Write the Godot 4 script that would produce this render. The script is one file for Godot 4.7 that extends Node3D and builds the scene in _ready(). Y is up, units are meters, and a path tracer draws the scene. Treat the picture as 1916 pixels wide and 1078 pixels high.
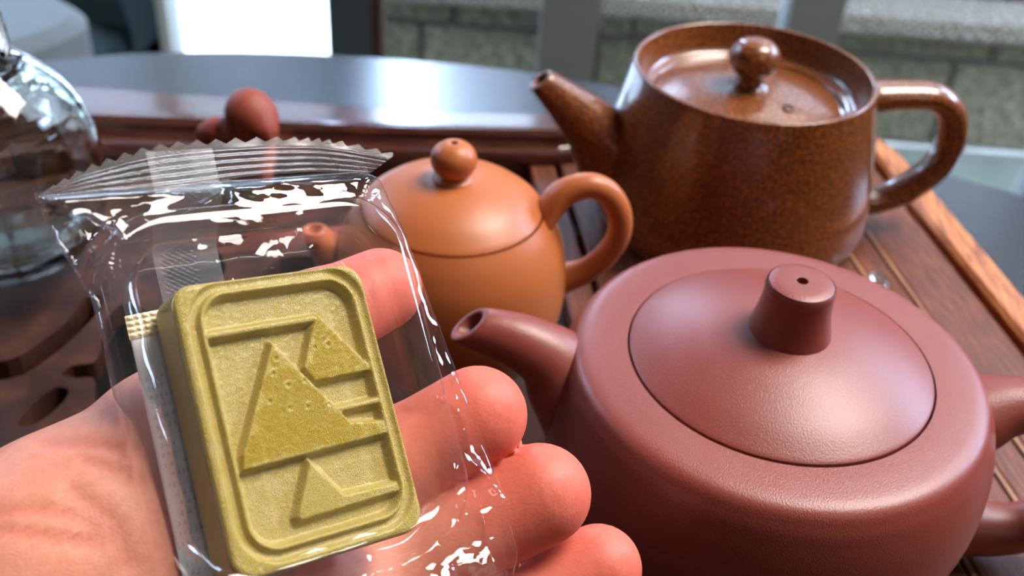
extends Node3D
# A hand holding a wrapped green bean cake over a wooden tea tray with three clay teapots.
# World: metres, y = 0 is the top of the tea tray, -z is away from the viewer.

var M := {}
const TABLE := -0.05
const FLOOR := -0.80
const CEIL := 1.85

# ---------------------------------------------------------------- mesh helpers
class Mb:
	var v := PackedVector3Array()
	var c := PackedColorArray()
	var uv := PackedVector2Array()
	var ix := PackedInt32Array()
	func add(p: Vector3, col := Color.WHITE, t := Vector2.ZERO) -> int:
		v.append(p); c.append(col); uv.append(t)
		return v.size() - 1
	func tri(a: int, b: int, d: int) -> void:
		ix.append(a); ix.append(b); ix.append(d)
	func quad(a: int, b: int, d: int, e: int) -> void:
		tri(a, b, d); tri(a, d, e)
	func grid(n: int, m: int, first: int, wrap_m := false, wrap_n := false) -> void:
		# n rows of m points
		for i in (n if wrap_n else n - 1):
			var i2 := (i + 1) % n
			for j in (m if wrap_m else m - 1):
				var j2 := (j + 1) % m
				quad(first + i * m + j, first + i * m + j2, first + i2 * m + j2, first + i2 * m + j)
	func volume() -> float:
		var s := 0.0
		for t in range(0, ix.size(), 3):
			s += v[ix[t]].dot(v[ix[t + 1]].cross(v[ix[t + 2]]))
		return s
	func flip() -> void:
		for t in range(0, ix.size(), 3):
			var k := ix[t + 1]
			ix[t + 1] = ix[t + 2]
			ix[t + 2] = k
	func close_out() -> void:   # a closed mesh: make clockwise faces look outwards
		if volume() > 0.0:
			flip()
	func normals() -> PackedVector3Array:
		var nn := PackedVector3Array()
		nn.resize(v.size())
		for t in range(0, ix.size(), 3):
			var a := ix[t]; var b := ix[t + 1]; var d := ix[t + 2]
			var k := (v[d] - v[a]).cross(v[b] - v[a])
			nn[a] += k; nn[b] += k; nn[d] += k
		for i in nn.size():
			nn[i] = nn[i].normalized() if nn[i].length_squared() > 1e-30 else Vector3.UP
		return nn
	func mesh(smooth := true) -> ArrayMesh:
		var arr := []
		arr.resize(Mesh.ARRAY_MAX)
		if not smooth:
			var w := Mb.new()
			for t in range(0, ix.size(), 3):
				var q := w.v.size()
				for k in 3:
					w.add(v[ix[t + k]], c[ix[t + k]], uv[ix[t + k]])
				w.tri(q, q + 1, q + 2)
			return w.mesh(true)
		arr[Mesh.ARRAY_VERTEX] = v
		arr[Mesh.ARRAY_NORMAL] = normals()
		arr[Mesh.ARRAY_COLOR] = c
		arr[Mesh.ARRAY_TEX_UV] = uv
		arr[Mesh.ARRAY_INDEX] = ix
		var m := ArrayMesh.new()
		m.add_surface_from_arrays(Mesh.PRIMITIVE_TRIANGLES, arr)
		return m

func put(called: String, mesh: Mesh, mat: Material, parent: Node = self) -> MeshInstance3D:
	var o := MeshInstance3D.new()
	o.name = called
	o.mesh = mesh
	o.material_override = mat
	parent.add_child(o, true)
	return o

func thing(called: String, at := Vector3.ZERO) -> Node3D:
	var o := Node3D.new()
	o.name = called
	o.position = at
	add_child(o, true)
	return o

func tag(o: Node, label: String, category: String, group := "", kind := "") -> Node:
	o.set_meta("label", label)
	o.set_meta("category", category)
	if group: o.set_meta("group", group)
	if kind: o.set_meta("kind", kind)
	return o

func struct(called: String, mesh: Mesh, mat: Material, at := Vector3.ZERO) -> MeshInstance3D:
	var o := put(called, mesh, mat)
	o.position = at
	o.set_meta("kind", "structure")
	return o

func cr(p0: Vector3, p1: Vector3, p2: Vector3, p3: Vector3, t: float) -> Vector3:
	var t2 := t * t
	var t3 := t2 * t
	return 0.5 * (2.0 * p1 + (p2 - p0) * t + (2.0 * p0 - 5.0 * p1 + 4.0 * p2 - p3) * t2 + (3.0 * p1 - p0 - 3.0 * p2 + p3) * t3)

func spline(pts: Array, each: int) -> Array:
	var out := []
	var n := pts.size()
	for i in n - 1:
		for k in each:
			out.append(cr(pts[maxi(i - 1, 0)], pts[i], pts[i + 1], pts[mini(i + 2, n - 1)], float(k) / each))
	out.append(pts[n - 1])
	return out

# profile: Vector3(radius, height, b); b < 0 is a point of a smooth curve, b >= 0 a corner rounded by b
func profile(p: Array) -> Array:
	var out := []
	var i := 0
	while i < p.size():
		if p[i].z < 0.0:
			var run := []
			var j := i
			if i > 0: run.append(Vector3(p[i - 1].x, p[i - 1].y, 0))
			while j < p.size() and p[j].z < 0.0:
				run.append(Vector3(p[j].x, p[j].y, 0)); j += 1
			if j < p.size(): run.append(Vector3(p[j].x, p[j].y, 0))
			var s := spline(run, 8)
			for k in s.size():
				if (k == 0 and i > 0) or (k == s.size() - 1 and j < p.size()): continue
				out.append(Vector2(s[k].x, s[k].y))
			i = j
			continue
		var q := Vector2(p[i].x, p[i].y)
		if p[i].z > 0.0 and i > 0 and i < p.size() - 1:
			var a := (Vector2(p[i - 1].x, p[i - 1].y) - q)
			var b := (Vector2(p[i + 1].x, p[i + 1].y) - q)
			var r: float = minf(p[i].z, minf(a.length(), b.length()) * 0.48)
			var qa := q + a.normalized() * r
			var qb := q + b.normalized() * r
			for k in 6:
				var t := k / 5.0
				out.append(qa.lerp(q, t).lerp(q.lerp(qb, t), t))
		else:
			out.append(q)
		i += 1
	return out

func lathe(p: Array, segs := 96, scale := 1.0, wobble := 0.0) -> ArrayMesh:
	var pr := profile(p)
	var mb := Mb.new()
	for q in pr:
		for j in segs:
			var a := TAU * j / segs
			var r: float = maxf(q.x, 0.00001) * scale * (1.0 + wobble * sin(a * 2.0 + q.y * 3.0))
			mb.add(Vector3(cos(a) * r, q.y * scale, sin(a) * r))
	mb.grid(pr.size(), segs, 0, true)
	mb.close_out()
	return mb.mesh()

# tube through points; rad: Vector2(in-plane, sideways) at each point; side: the constant sideways axis
func sweep(pts: Array, rad: Array, side: Vector3, sides := 32, each := 8, hole := 0.0, cut := 0.0, hole_depth := 0.02) -> ArrayMesh:
	var ps := spline(pts, each)
	var r3 := []
	for r in rad: r3.append(Vector3(r.x, r.y, 0))
	var rs := spline(r3, each)
	var mb := Mb.new()
	var n := ps.size()
	var frames := []
	for i in n:
		var t: Vector3 = (ps[mini(i + 1, n - 1)] - ps[maxi(i - 1, 0)]).normalized()
		frames.append([t, t.cross(side).normalized()])
	var rows := 0
	var ring := func(c: Vector3, t: Vector3, u: Vector3, a: float, b: float, shear: float) -> void:
		for j in sides:
			var w := TAU * j / sides
			mb.add(c + u * cos(w) * a + side * sin(w) * b - t * shear * cos(w) * a)
	# start cap
	ring.call(ps[0], frames[0][0], frames[0][1], rs[0].x * 0.02, rs[0].y * 0.02, 0.0); rows += 1
	for i in n:
		var sh: float = cut * smoothstep(0.6, 1.0, float(i) / (n - 1))
		ring.call(ps[i], frames[i][0], frames[i][1], rs[i].x, rs[i].y, sh); rows += 1
	var tt: Vector3 = frames[n - 1][0]
	var uu: Vector3 = frames[n - 1][1]
	var e: Vector3 = ps[n - 1]
	var a: float = rs[n - 1].x
	var b: float = rs[n - 1].y
	if hole > 0.0:
		var lip := a * (1.0 - hole) * 0.5
		ring.call(e + tt * lip * 0.6, tt, uu, a - lip * 0.35, b - lip * 0.35, cut); rows += 1
		ring.call(e + tt * lip * 0.8, tt, uu, a - lip, b - lip, cut); rows += 1
		ring.call(e + tt * lip * 0.5, tt, uu, a * hole + lip * 0.3, b * hole + lip * 0.3, cut); rows += 1
		ring.call(e, tt, uu, a * hole, b * hole, cut); rows += 1
		var back := -hole_depth
		ring.call(e + tt * back * 0.3, tt, uu, a * hole, b * hole, cut * 0.5); rows += 1
		ring.call(e + tt * back, tt, uu, a * hole * 0.9, b * hole * 0.9, 0.0); rows += 1
		ring.call(e + tt * back, tt, uu, a * 0.01, b * 0.01, 0.0); rows += 1
	else:
		for k in 4:
			var w := (k + 1) / 4.0 * PI / 2
			ring.call(e + tt * sin(w) * a * 0.6, tt, uu, a * cos(w) + 1e-6, b * cos(w) + 1e-6, cut); rows += 1
	mb.grid(rows, sides, 0, true)
	mb.close_out()
	return mb.mesh()

# box with bevelled edges
func bevel_box(s: Vector3, r := 0.002) -> ArrayMesh:
	var mb := Mb.new()
	r = minf(r, minf(s.x, minf(s.y, s.z)) * 0.45)
	var h := s / 2.0
	var rows := [[h.x - r, h.z - r, -h.y], [h.x - r * 0.3, h.z - r * 0.3, -h.y + r * 0.3], [h.x, h.z, -h.y + r], [h.x, h.z, h.y - r], [h.x - r * 0.3, h.z - r * 0.3, h.y - r * 0.3], [h.x - r, h.z - r, h.y]]
	for q in rows:
		for k in [[1, 1], [-1, 1], [-1, -1], [1, -1]]:
			mb.add(Vector3(q[0] * k[0], q[2], q[1] * k[1]))
	mb.grid(6, 4, 0, true)
	mb.quad(0, 1, 2, 3)
	mb.quad(23, 22, 21, 20)
	mb.close_out()
	return mb.mesh(false)

# a slab over a polygon in the xz plane, with a small chamfer at the top
func slab(poly: PackedVector2Array, y0: float, y1: float, ch := 0.001) -> ArrayMesh:
	var mb := Mb.new()
	if Geometry2D.is_polygon_clockwise(poly): poly.reverse()
	var inset := Geometry2D.offset_polygon(poly, -ch)[0] if ch > 0 else poly
	var n := poly.size()
	if inset.size() != n:
		inset = poly
	else:   # start both at the nearest point
		var best := 0
		for k in n:
			if inset[k].distance_to(poly[0]) < inset[best].distance_to(poly[0]): best = k
		var turned := PackedVector2Array()
		for k in n: turned.append(inset[(best + k) % n])
		inset = turned
	for q in [[poly, y0], [poly, y1 - ch], [inset, y1]]:
		for p in q[0]: mb.add(Vector3(p.x, q[1], p.y))
	mb.grid(3, n, 0, true)
	var tri := Geometry2D.triangulate_polygon(inset)
	for t in range(0, tri.size(), 3):
		mb.tri(2 * n + tri[t], 2 * n + tri[t + 1], 2 * n + tri[t + 2])
	tri = Geometry2D.triangulate_polygon(poly)
	for t in range(0, tri.size(), 3):
		mb.tri(tri[t], tri[t + 2], tri[t + 1])
	# orient caps and sides separately: faces are checked against the centre height
	for t in range(0, mb.ix.size(), 3):
		var a := mb.v[mb.ix[t]]; var b := mb.v[mb.ix[t + 1]]; var d := mb.v[mb.ix[t + 2]]
		var nn := (d - a).cross(b - a)
		var flipit := false
		if absf(nn.y) > 0.9 * nn.length():
			flipit = (nn.y > 0) != ((a.y + b.y + d.y) / 3.0 > (y0 + y1) / 2.0)
		else:
			var m := Vector2((a.x + b.x + d.x) / 3.0, (a.z + b.z + d.z) / 3.0) + Vector2(nn.x, nn.z).normalized() * 0.0004
			flipit = Geometry2D.is_point_in_polygon(m, poly)
		if flipit:
			var k := mb.ix[t + 1]
			mb.ix[t + 1] = mb.ix[t + 2]
			mb.ix[t + 2] = k
	return mb.mesh(false)

# surface nets of a distance function over a grid
func nets(lo: Vector3, hi: Vector3, cell: float, f: Callable) -> Mb:
	var nx := int(ceil((hi.x - lo.x) / cell)) + 1
	var ny := int(ceil((hi.y - lo.y) / cell)) + 1
	var nz := int(ceil((hi.z - lo.z) / cell)) + 1
	var d := PackedFloat32Array()
	d.resize(nx * ny * nz)
	d.fill(1.0)
	var B := 4
	for bz in range(0, nz, B):
		for by in range(0, ny, B):
			for bx in range(0, nx, B):
				var mid: float = f.call(lo + Vector3(bx + 1.5, by + 1.5, bz + 1.5) * cell)
				if absf(mid) > cell * 5.5:
					var fill := 1.0 if mid > 0 else -1.0
					for z in range(bz, mini(bz + B, nz)):
						for y in range(by, mini(by + B, ny)):
							for x in range(bx, mini(bx + B, nx)):
								d[(z * ny + y) * nx + x] = fill
					continue
				for z in range(bz, mini(bz + B, nz)):
					for y in range(by, mini(by + B, ny)):
						for x in range(bx, mini(bx + B, nx)):
							d[(z * ny + y) * nx + x] = f.call(lo + Vector3(x, y, z) * cell)
	var mb := Mb.new()
	var at := PackedInt32Array()
	at.resize(nx * ny * nz)
	at.fill(-1)
	var sy := nx
	var sz := nx * ny
	for z in nz - 1:
		for y in ny - 1:
			for x in nx - 1:
				var i := z * sz + y * sy + x
				var s := 0
				if d[i] < 0: s += 1
				if d[i + 1] < 0: s += 1
				if d[i + sy] < 0: s += 1
				if d[i + sy + 1] < 0: s += 1
				if d[i + sz] < 0: s += 1
				if d[i + sz + 1] < 0: s += 1
				if d[i + sz + sy] < 0: s += 1
				if d[i + sz + sy + 1] < 0: s += 1
				if s == 0 or s == 8: continue
				var sum := Vector3.ZERO
				var cnt := 0
				for e in EDGES:
					var a: int = i + e[0].x + e[0].y * sy + e[0].z * sz
					var b: int = i + e[1].x + e[1].y * sy + e[1].z * sz
					if (d[a] < 0) != (d[b] < 0):
						sum += Vector3(e[0]).lerp(Vector3(e[1]), d[a] / (d[a] - d[b]))
						cnt += 1
				at[i] = mb.add(lo + (Vector3(x, y, z) + sum / cnt) * cell)
	for z in range(1, nz - 1):
		for y in range(1, ny - 1):
			for x in range(1, nx - 1):
				var i := z * sz + y * sy + x
				var neg := d[i] < 0
				if neg != (d[i + 1] < 0): _face(mb, at, i, sy, sz, neg)
				if neg != (d[i + sy] < 0): _face(mb, at, i, sz, 1, neg)
				if neg != (d[i + sz] < 0): _face(mb, at, i, 1, sy, neg)
	return mb

const EDGES := [[Vector3i(0, 0, 0), Vector3i(1, 0, 0)], [Vector3i(0, 1, 0), Vector3i(1, 1, 0)], [Vector3i(0, 0, 1), Vector3i(1, 0, 1)], [Vector3i(0, 1, 1), Vector3i(1, 1, 1)],
	[Vector3i(0, 0, 0), Vector3i(0, 1, 0)], [Vector3i(1, 0, 0), Vector3i(1, 1, 0)], [Vector3i(0, 0, 1), Vector3i(0, 1, 1)], [Vector3i(1, 0, 1), Vector3i(1, 1, 1)],
	[Vector3i(0, 0, 0), Vector3i(0, 0, 1)], [Vector3i(1, 0, 0), Vector3i(1, 0, 1)], [Vector3i(0, 1, 0), Vector3i(0, 1, 1)], [Vector3i(1, 1, 0), Vector3i(1, 1, 1)]]

func _face(mb: Mb, at: PackedInt32Array, i: int, s1: int, s2: int, neg: bool) -> void:
	var a := at[i]; var b := at[i - s1]; var c := at[i - s1 - s2]; var d := at[i - s2]
	if a < 0 or b < 0 or c < 0 or d < 0: return
	if neg: mb.quad(a, d, c, b)
	else: mb.quad(a, b, c, d)

static func capsule(p: Vector3, a: Vector3, b: Vector3, ra: float, rb: float) -> float:
	var ab := b - a
	var t := clampf((p - a).dot(ab) / ab.length_squared(), 0.0, 1.0)
	return p.distance_to(a + ab * t) - lerpf(ra, rb, t)

static func smin(a: float, b: float, k: float) -> float:
	var h := maxf(k - absf(a - b), 0.0) / k
	return minf(a, b) - h * h * k * 0.25

# ---------------------------------------------------------------- materials
func noise(freq: float, kind := FastNoiseLite.TYPE_SIMPLEX_SMOOTH, octaves := 3, sd := 1) -> FastNoiseLite:
	var n := FastNoiseLite.new()
	n.noise_type = kind
	n.frequency = freq
	n.fractal_octaves = octaves
	n.seed = sd
	return n

func tex(freq: float, stops: Array, size := 512, octaves := 3, sd := 1, kind := FastNoiseLite.TYPE_SIMPLEX_SMOOTH) -> NoiseTexture2D:
	var t := NoiseTexture2D.new()
	t.width = size; t.height = size
	t.seamless = true
	t.noise = noise(freq, kind, octaves, sd)
	var g := Gradient.new()
	g.offsets = PackedFloat32Array(stops.map(func(s): return s[0]))
	g.colors = PackedColorArray(stops.map(func(s): return s[1]))
	t.color_ramp = g
	return t

func grey(freq: float, size := 512, octaves := 3, sd := 1) -> NoiseTexture2D:
	return tex(freq, [[0.0, Color.BLACK], [1.0, Color.WHITE]], size, octaves, sd)

func mat(col: Color, rough := 0.6, spec := 0.5) -> StandardMaterial3D:
	var m := StandardMaterial3D.new()
	m.albedo_color = col
	m.roughness = rough
	m.metallic_specular = spec
	return m

func tri_tex(m: StandardMaterial3D, t: Texture2D, scale: Vector3) -> StandardMaterial3D:
	m.albedo_color = Color.WHITE
	m.albedo_texture = t
	m.uv1_triplanar = true
	m.uv1_scale = scale
	return m

func relief(m: StandardMaterial3D, t: Texture2D, cm: float) -> StandardMaterial3D:
	m.heightmap_enabled = true
	m.heightmap_texture = t
	m.heightmap_scale = cm
	return m

func pane(alpha: float, rough := 0.02, col := Color.WHITE) -> StandardMaterial3D:
	var m := StandardMaterial3D.new()
	m.transparency = BaseMaterial3D.TRANSPARENCY_ALPHA
	m.albedo_color = Color(col, alpha)
	m.roughness = rough
	m.cull_mode = BaseMaterial3D.CULL_DISABLED
	return m

func make_materials() -> void:
	var grain := grey(0.16, 512, 3, 5)
	# purple-red clay
	var m := mat(Color.WHITE, 0.41, 0.55)
	tri_tex(m, tex(0.2, [[0.2, Color8(74, 30, 26)], [0.3, Color8(128, 56, 46)], [0.7, Color8(138, 61, 50)], [0.78, Color8(186, 104, 74)]], 1024, 2, 3), Vector3(22, 22, 22))
	M.red_clay = relief(m, grain, 0.006)
	# orange clay
	m = mat(Color.WHITE, 0.4, 0.5)
	tri_tex(m, tex(0.12, [[0.0, Color8(158, 84, 40)], [0.35, Color8(180, 99, 50)], [0.7, Color8(186, 104, 53)], [0.9, Color8(204, 122, 70)]], 1024, 3, 7), Vector3(22, 22, 22))
	M.orange_clay = relief(m, grain, 0.005)
	# brown glazed clay
	m = mat(Color.WHITE, 0.34, 0.5)
	tri_tex(m, tex(0.035, [[0.28, Color8(60, 26, 10)], [0.42, Color8(98, 48, 16)], [0.56, Color8(126, 66, 20)], [0.7, Color8(172, 98, 26)]], 1024, 5, 9), Vector3(18, 18, 18))
	m.clearcoat_enabled = true
	m.clearcoat = 0.7
	m.clearcoat_roughness = 0.09
	M.brown_glaze = m
	m = mat(Color8(70, 28, 22), 0.4)
	M.dark_clay = m
	# wood of the tray
	var stops := [[0.1, Color8(78, 40, 25)], [0.45, Color8(98, 52, 33)], [0.6, Color8(110, 60, 37)], [0.9, Color8(132, 76, 46)]]
	for k in 3:
		m = mat(Color.WHITE, 0.46, 0.4)
		tri_tex(m, tex(0.02, stops, 512, 5, 11 + k), Vector3(60, 60, 5))
		M["plank%d" % k] = m
	m = mat(Color.WHITE, 0.42, 0.5)
	tri_tex(m, tex(0.02, [[0.2, Color8(128, 70, 34)], [0.5, Color8(176, 104, 54)], [0.8, Color8(206, 136, 78)]], 512, 4, 21), Vector3(50, 50, 5))
	M.light_wood = m
	m = mat(Color.WHITE, 0.5, 0.5)
	tri_tex(m, tex(0.02, [[0.0, Color8(120, 78, 50)], [1.0, Color8(176, 124, 84)]], 256, 3, 23), Vector3(50, 50, 6))
	M.worn_wood = m
	m = mat(Color.WHITE, 0.16, 0.8)
	tri_tex(m, tex(0.015, [[0.0, Color8(52, 26, 20)], [0.5, Color8(74, 38, 28)], [1.0, Color8(98, 54, 40)]], 512, 4, 25), Vector3(5, 40, 40))
	m.clearcoat_enabled = true
	m.clearcoat = 1.0
	m.clearcoat_roughness = 0.08
	M.rim_wood = m
	m = mat(Color.WHITE, 0.5, 0.35)
	tri_tex(m, tex(0.012, [[0.0, Color8(40, 22, 16)], [0.55, Color8(62, 35, 25)], [1.0, Color8(86, 50, 33)]], 512, 4, 27), Vector3(8, 8, 8))
	M.carved_wood = m
	M.well = mat(Color8(9, 7, 7), 0.5)
	# table
	m = mat(Color8(22, 22, 25), 0.24, 0.5)
	m.clearcoat_enabled = true
	m.clearcoat = 0.5
	m.clearcoat_roughness = 0.22
	M.table = m
	# skin
	m = mat(Color.WHITE, 0.5, 0.4)
	m.vertex_color_use_as_albedo = true
	m.albedo_texture = tex(0.03, [[0.2, Color8(247, 238, 236)], [0.5, Color8(251, 248, 247)], [0.8, Color8(255, 255, 253)]], 512, 3, 31)
	m.uv1_triplanar = true
	m.uv1_scale = Vector3(30, 30, 30)
	m.subsurf_scatter_enabled = true
	m.subsurf_scatter_strength = 0.12
	relief(m, tex(0.09, [[0.0, Color.BLACK], [1.0, Color.WHITE]], 512, 3, 33), 0.004)
	M.skin = m
	M.nail = mat(Color8(226, 176, 160), 0.3, 0.5)
	# cake
	m = mat(Color.WHITE, 0.5, 0.5)
	m.vertex_color_use_as_albedo = true
	m.albedo_texture = tex(0.13, [[0.2, Color8(196, 190, 172)], [0.5, Color8(240, 237, 228)], [0.8, Color8(255, 255, 255)]], 512, 4, 35)
	m.uv1_triplanar = true
	m.uv1_scale = Vector3(60, 60, 60)
	m.clearcoat_enabled = true
	m.clearcoat = 0.35
	m.clearcoat_roughness = 0.25
	M.cake = relief(m, grey(0.14, 512, 4, 37), 0.026)
	# clear plastics
	M.film = pane(0.004, 0.03)
	M.tray = pane(0.006, 0.05)
	M.frosted = pane(0.08, 0.12)
	m = mat(Color(0.86, 0.86, 0.9, 0.14), 0.26, 0.8)
	m.transparency = BaseMaterial3D.TRANSPARENCY_ALPHA
	m.cull_mode = BaseMaterial3D.CULL_DISABLED
	M.fin = m
	m = mat(Color8(214, 180, 110), 0.3)
	m.metallic = 0.8
	M.gold = m
	# glass
	m = StandardMaterial3D.new()
	m.transparency = BaseMaterial3D.TRANSPARENCY_ALPHA
	m.albedo_color = Color(0.97, 1.0, 0.98, 0.0)
	m.roughness = 0.0
	m.refraction_enabled = true
	m.refraction_scale = 0.05
	M.glass = m
	m = m.duplicate()
	m.refraction_scale = 0.033
	M.water = m
	M.window_glass = pane(0.02, 0.0)
	# room and yard
	M.wall_paint = mat(Color8(66, 62, 58), 0.9)
	M.ceiling = mat(Color8(88, 86, 82), 0.9)
	M.house_white = mat(Color8(128, 128, 126), 0.9)
	M.house_dark = mat(Color8(84, 84, 82), 0.9)
	m = mat(Color.WHITE, 0.55, 0.5)
	M.floor_tile = tri_tex(m, tex(0.02, [[0.0, Color8(78, 84, 74)], [1.0, Color8(94, 100, 88)]], 256, 4, 41), Vector3(2, 2, 2))
	M.mullion_dark = mat(Color8(58, 68, 72), 0.5)
	M.mullion_grey = mat(Color8(112, 114, 112), 0.5)
	M.mullion_pale = mat(Color8(186, 196, 192), 0.5)
	for k in 3:
		m = mat(Color.WHITE, 0.95, 0.3)
		var a: int = [0, -10, 8][k]
		tri_tex(m, tex(0.02, [[0.1, Color8(64 + a, 62 + a, 47 + a)], [0.5, Color8(90 + a, 88 + a, 68 + a)], [0.9, Color8(114 + a, 112 + a, 88 + a)]], 512, 5, 51 + k), Vector3(4, 4, 4))
		M["block%d" % k] = relief(m, grey(0.05, 256, 4, 55), 0.4)
	M.mortar = mat(Color8(36, 34, 28), 0.95)
	m = mat(Color.WHITE, 0.95, 0.3)
	M.ledge = relief(tri_tex(m, tex(0.06, [[0.25, Color8(60, 56, 46)], [0.5, Color8(112, 105, 92)], [0.75, Color8(176, 168, 152)]], 512, 4, 61), Vector3(4, 4, 4)), grey(0.06, 256, 4, 62), 1.0)
	m = mat(Color.WHITE, 0.9, 0.3)
	M.brick = tri_tex(m, tex(0.04, [[0.0, Color8(46, 26, 24)], [1.0, Color8(66, 40, 36)]], 256, 4, 63), Vector3(5, 5, 5))
	m = mat(Color.WHITE, 0.9, 0.3)
	M.yard = tri_tex(m, tex(0.01, [[0.0, Color8(196, 196, 190)], [1.0, Color8(238, 238, 234)]], 256, 4, 65), Vector3(1.5, 1.5, 1.5))
	m = mat(Color.WHITE, 0.85, 0.4)
	M.teal = tri_tex(m, tex(0.1, [[0.0, Color8(6, 25, 29)], [1.0, Color8(10, 37, 42)]], 256, 3, 67), Vector3(14, 14, 14))
	m = mat(Color.WHITE, 0.9, 0.3)
	M.grey_cloth = tri_tex(m, tex(0.1, [[0.0, Color8(96, 104, 106)], [1.0, Color8(124, 132, 134)]], 256, 3, 69), Vector3(14, 14, 14))
	M.leg_wood = mat(Color8(52, 32, 22), 0.5)

# ---------------------------------------------------------------- the scene
func _ready() -> void:
	# camera
	var cam := Camera3D.new()
	cam.name = "camera"
	cam.near = 0.01
	cam.far = 100.0
	cam.fov = rad_to_deg(2.0 * atan(539.0 / 1950.0))
	var pitch := deg_to_rad(36.3)
	var roll := deg_to_rad(4.1)
	cam.transform = Transform3D(Basis(Vector3.RIGHT, -pitch) * Basis(Vector3.BACK, roll), Vector3(0, 0.212, 0))
	var ca := CameraAttributesPhysical.new()
	ca.frustum_focal_length = 4.6
	ca.exposure_aperture = 2.4
	ca.frustum_focus_distance = 0.185
	add_child(cam)
	var fov := cam.fov
	cam.attributes = ca
	cam.fov = fov
	cam.current = true
	# sky and exposure
	var env := Environment.new()
	env.background_mode = Environment.BG_SKY
	var sm := ProceduralSkyMaterial.new()
	sm.sky_top_color = Color(0.62, 0.72, 0.86)
	sm.sky_horizon_color = Color(0.86, 0.91, 0.97)
	sm.ground_bottom_color = Color(0.4, 0.4, 0.38)
	sm.ground_horizon_color = Color(0.6, 0.6, 0.58)
	sm.sky_energy_multiplier = 6.0
	sm.sun_angle_max = 1.0
	var sky := Sky.new()
	sky.sky_material = sm
	env.sky = sky
	env.tonemap_mode = Environment.TONE_MAPPER_LINEAR
	env.tonemap_exposure = 1.0
	env.sdfgi_enabled = true
	env.ssao_enabled = true
	env.ssil_enabled = true
	var we := WorldEnvironment.new()
	we.name = "world_environment"
	we.environment = env
	add_child(we)
	# sun on the yard, from the back left
	var sun := DirectionalLight3D.new()
	sun.name = "sun"
	sun.light_color = Color(1.0, 0.97, 0.92)
	sun.light_energy = 2.2
	sun.light_angular_distance = 1.0
	sun.shadow_enabled = true
	add_child(sun)
	sun.look_at_from_position(Vector3(-0.5, 1.02, -0.42) * 10.0, Vector3.ZERO)
	# ceiling lamp panel, right of the table
	var lamp_at := Vector3(1.02, CEIL - 0.012, -0.62)
	var lamp_size := Vector2(0.9, 0.9)
	var al := AreaLight3D.new()
	al.name = "ceiling_lamp_glow"
	al.area_size = lamp_size
	al.light_color = Color(1.0, 0.965, 0.93)
	al.light_energy = 8.2
	al.area_range = 8.0
	al.area_attenuation = 2.0
	al.shadow_enabled = true
	add_child(al)
	al.transform = Transform3D(Basis(Vector3.RIGHT, -PI / 2), lamp_at + Vector3(0, -0.012, 0))

	# a smaller panel behind the viewer
	var fill_at := Vector3(1.35, CEIL - 0.012, 1.5)
	var fill_size := Vector2(0.5, 0.5)
	var fl := AreaLight3D.new()
	fl.name = "small_lamp_glow"
	fl.area_size = fill_size
	fl.light_color = Color(1.0, 0.97, 0.94)
	fl.light_energy = 0.4
	fl.area_range = 8.0
	fl.area_attenuation = 2.0
	fl.shadow_enabled = true
	add_child(fl)
	fl.transform = Transform3D(Basis(Vector3.RIGHT, -PI / 2), fill_at + Vector3(0, -0.012, 0))

	make_materials()
	room()
	ceiling_lamp(lamp_at, lamp_size, "large square white ceiling lamp panel above the right of the table")
	ceiling_lamp(fill_at, fill_size, "small square white ceiling lamp panel behind the viewer")
	yard()
	table()
	tea_tray()
	red_pot()
	brown_pot()
	orange_pot()
	glass_jug()
	small_things()
	armchair()
	packet()
	hand()

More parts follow.
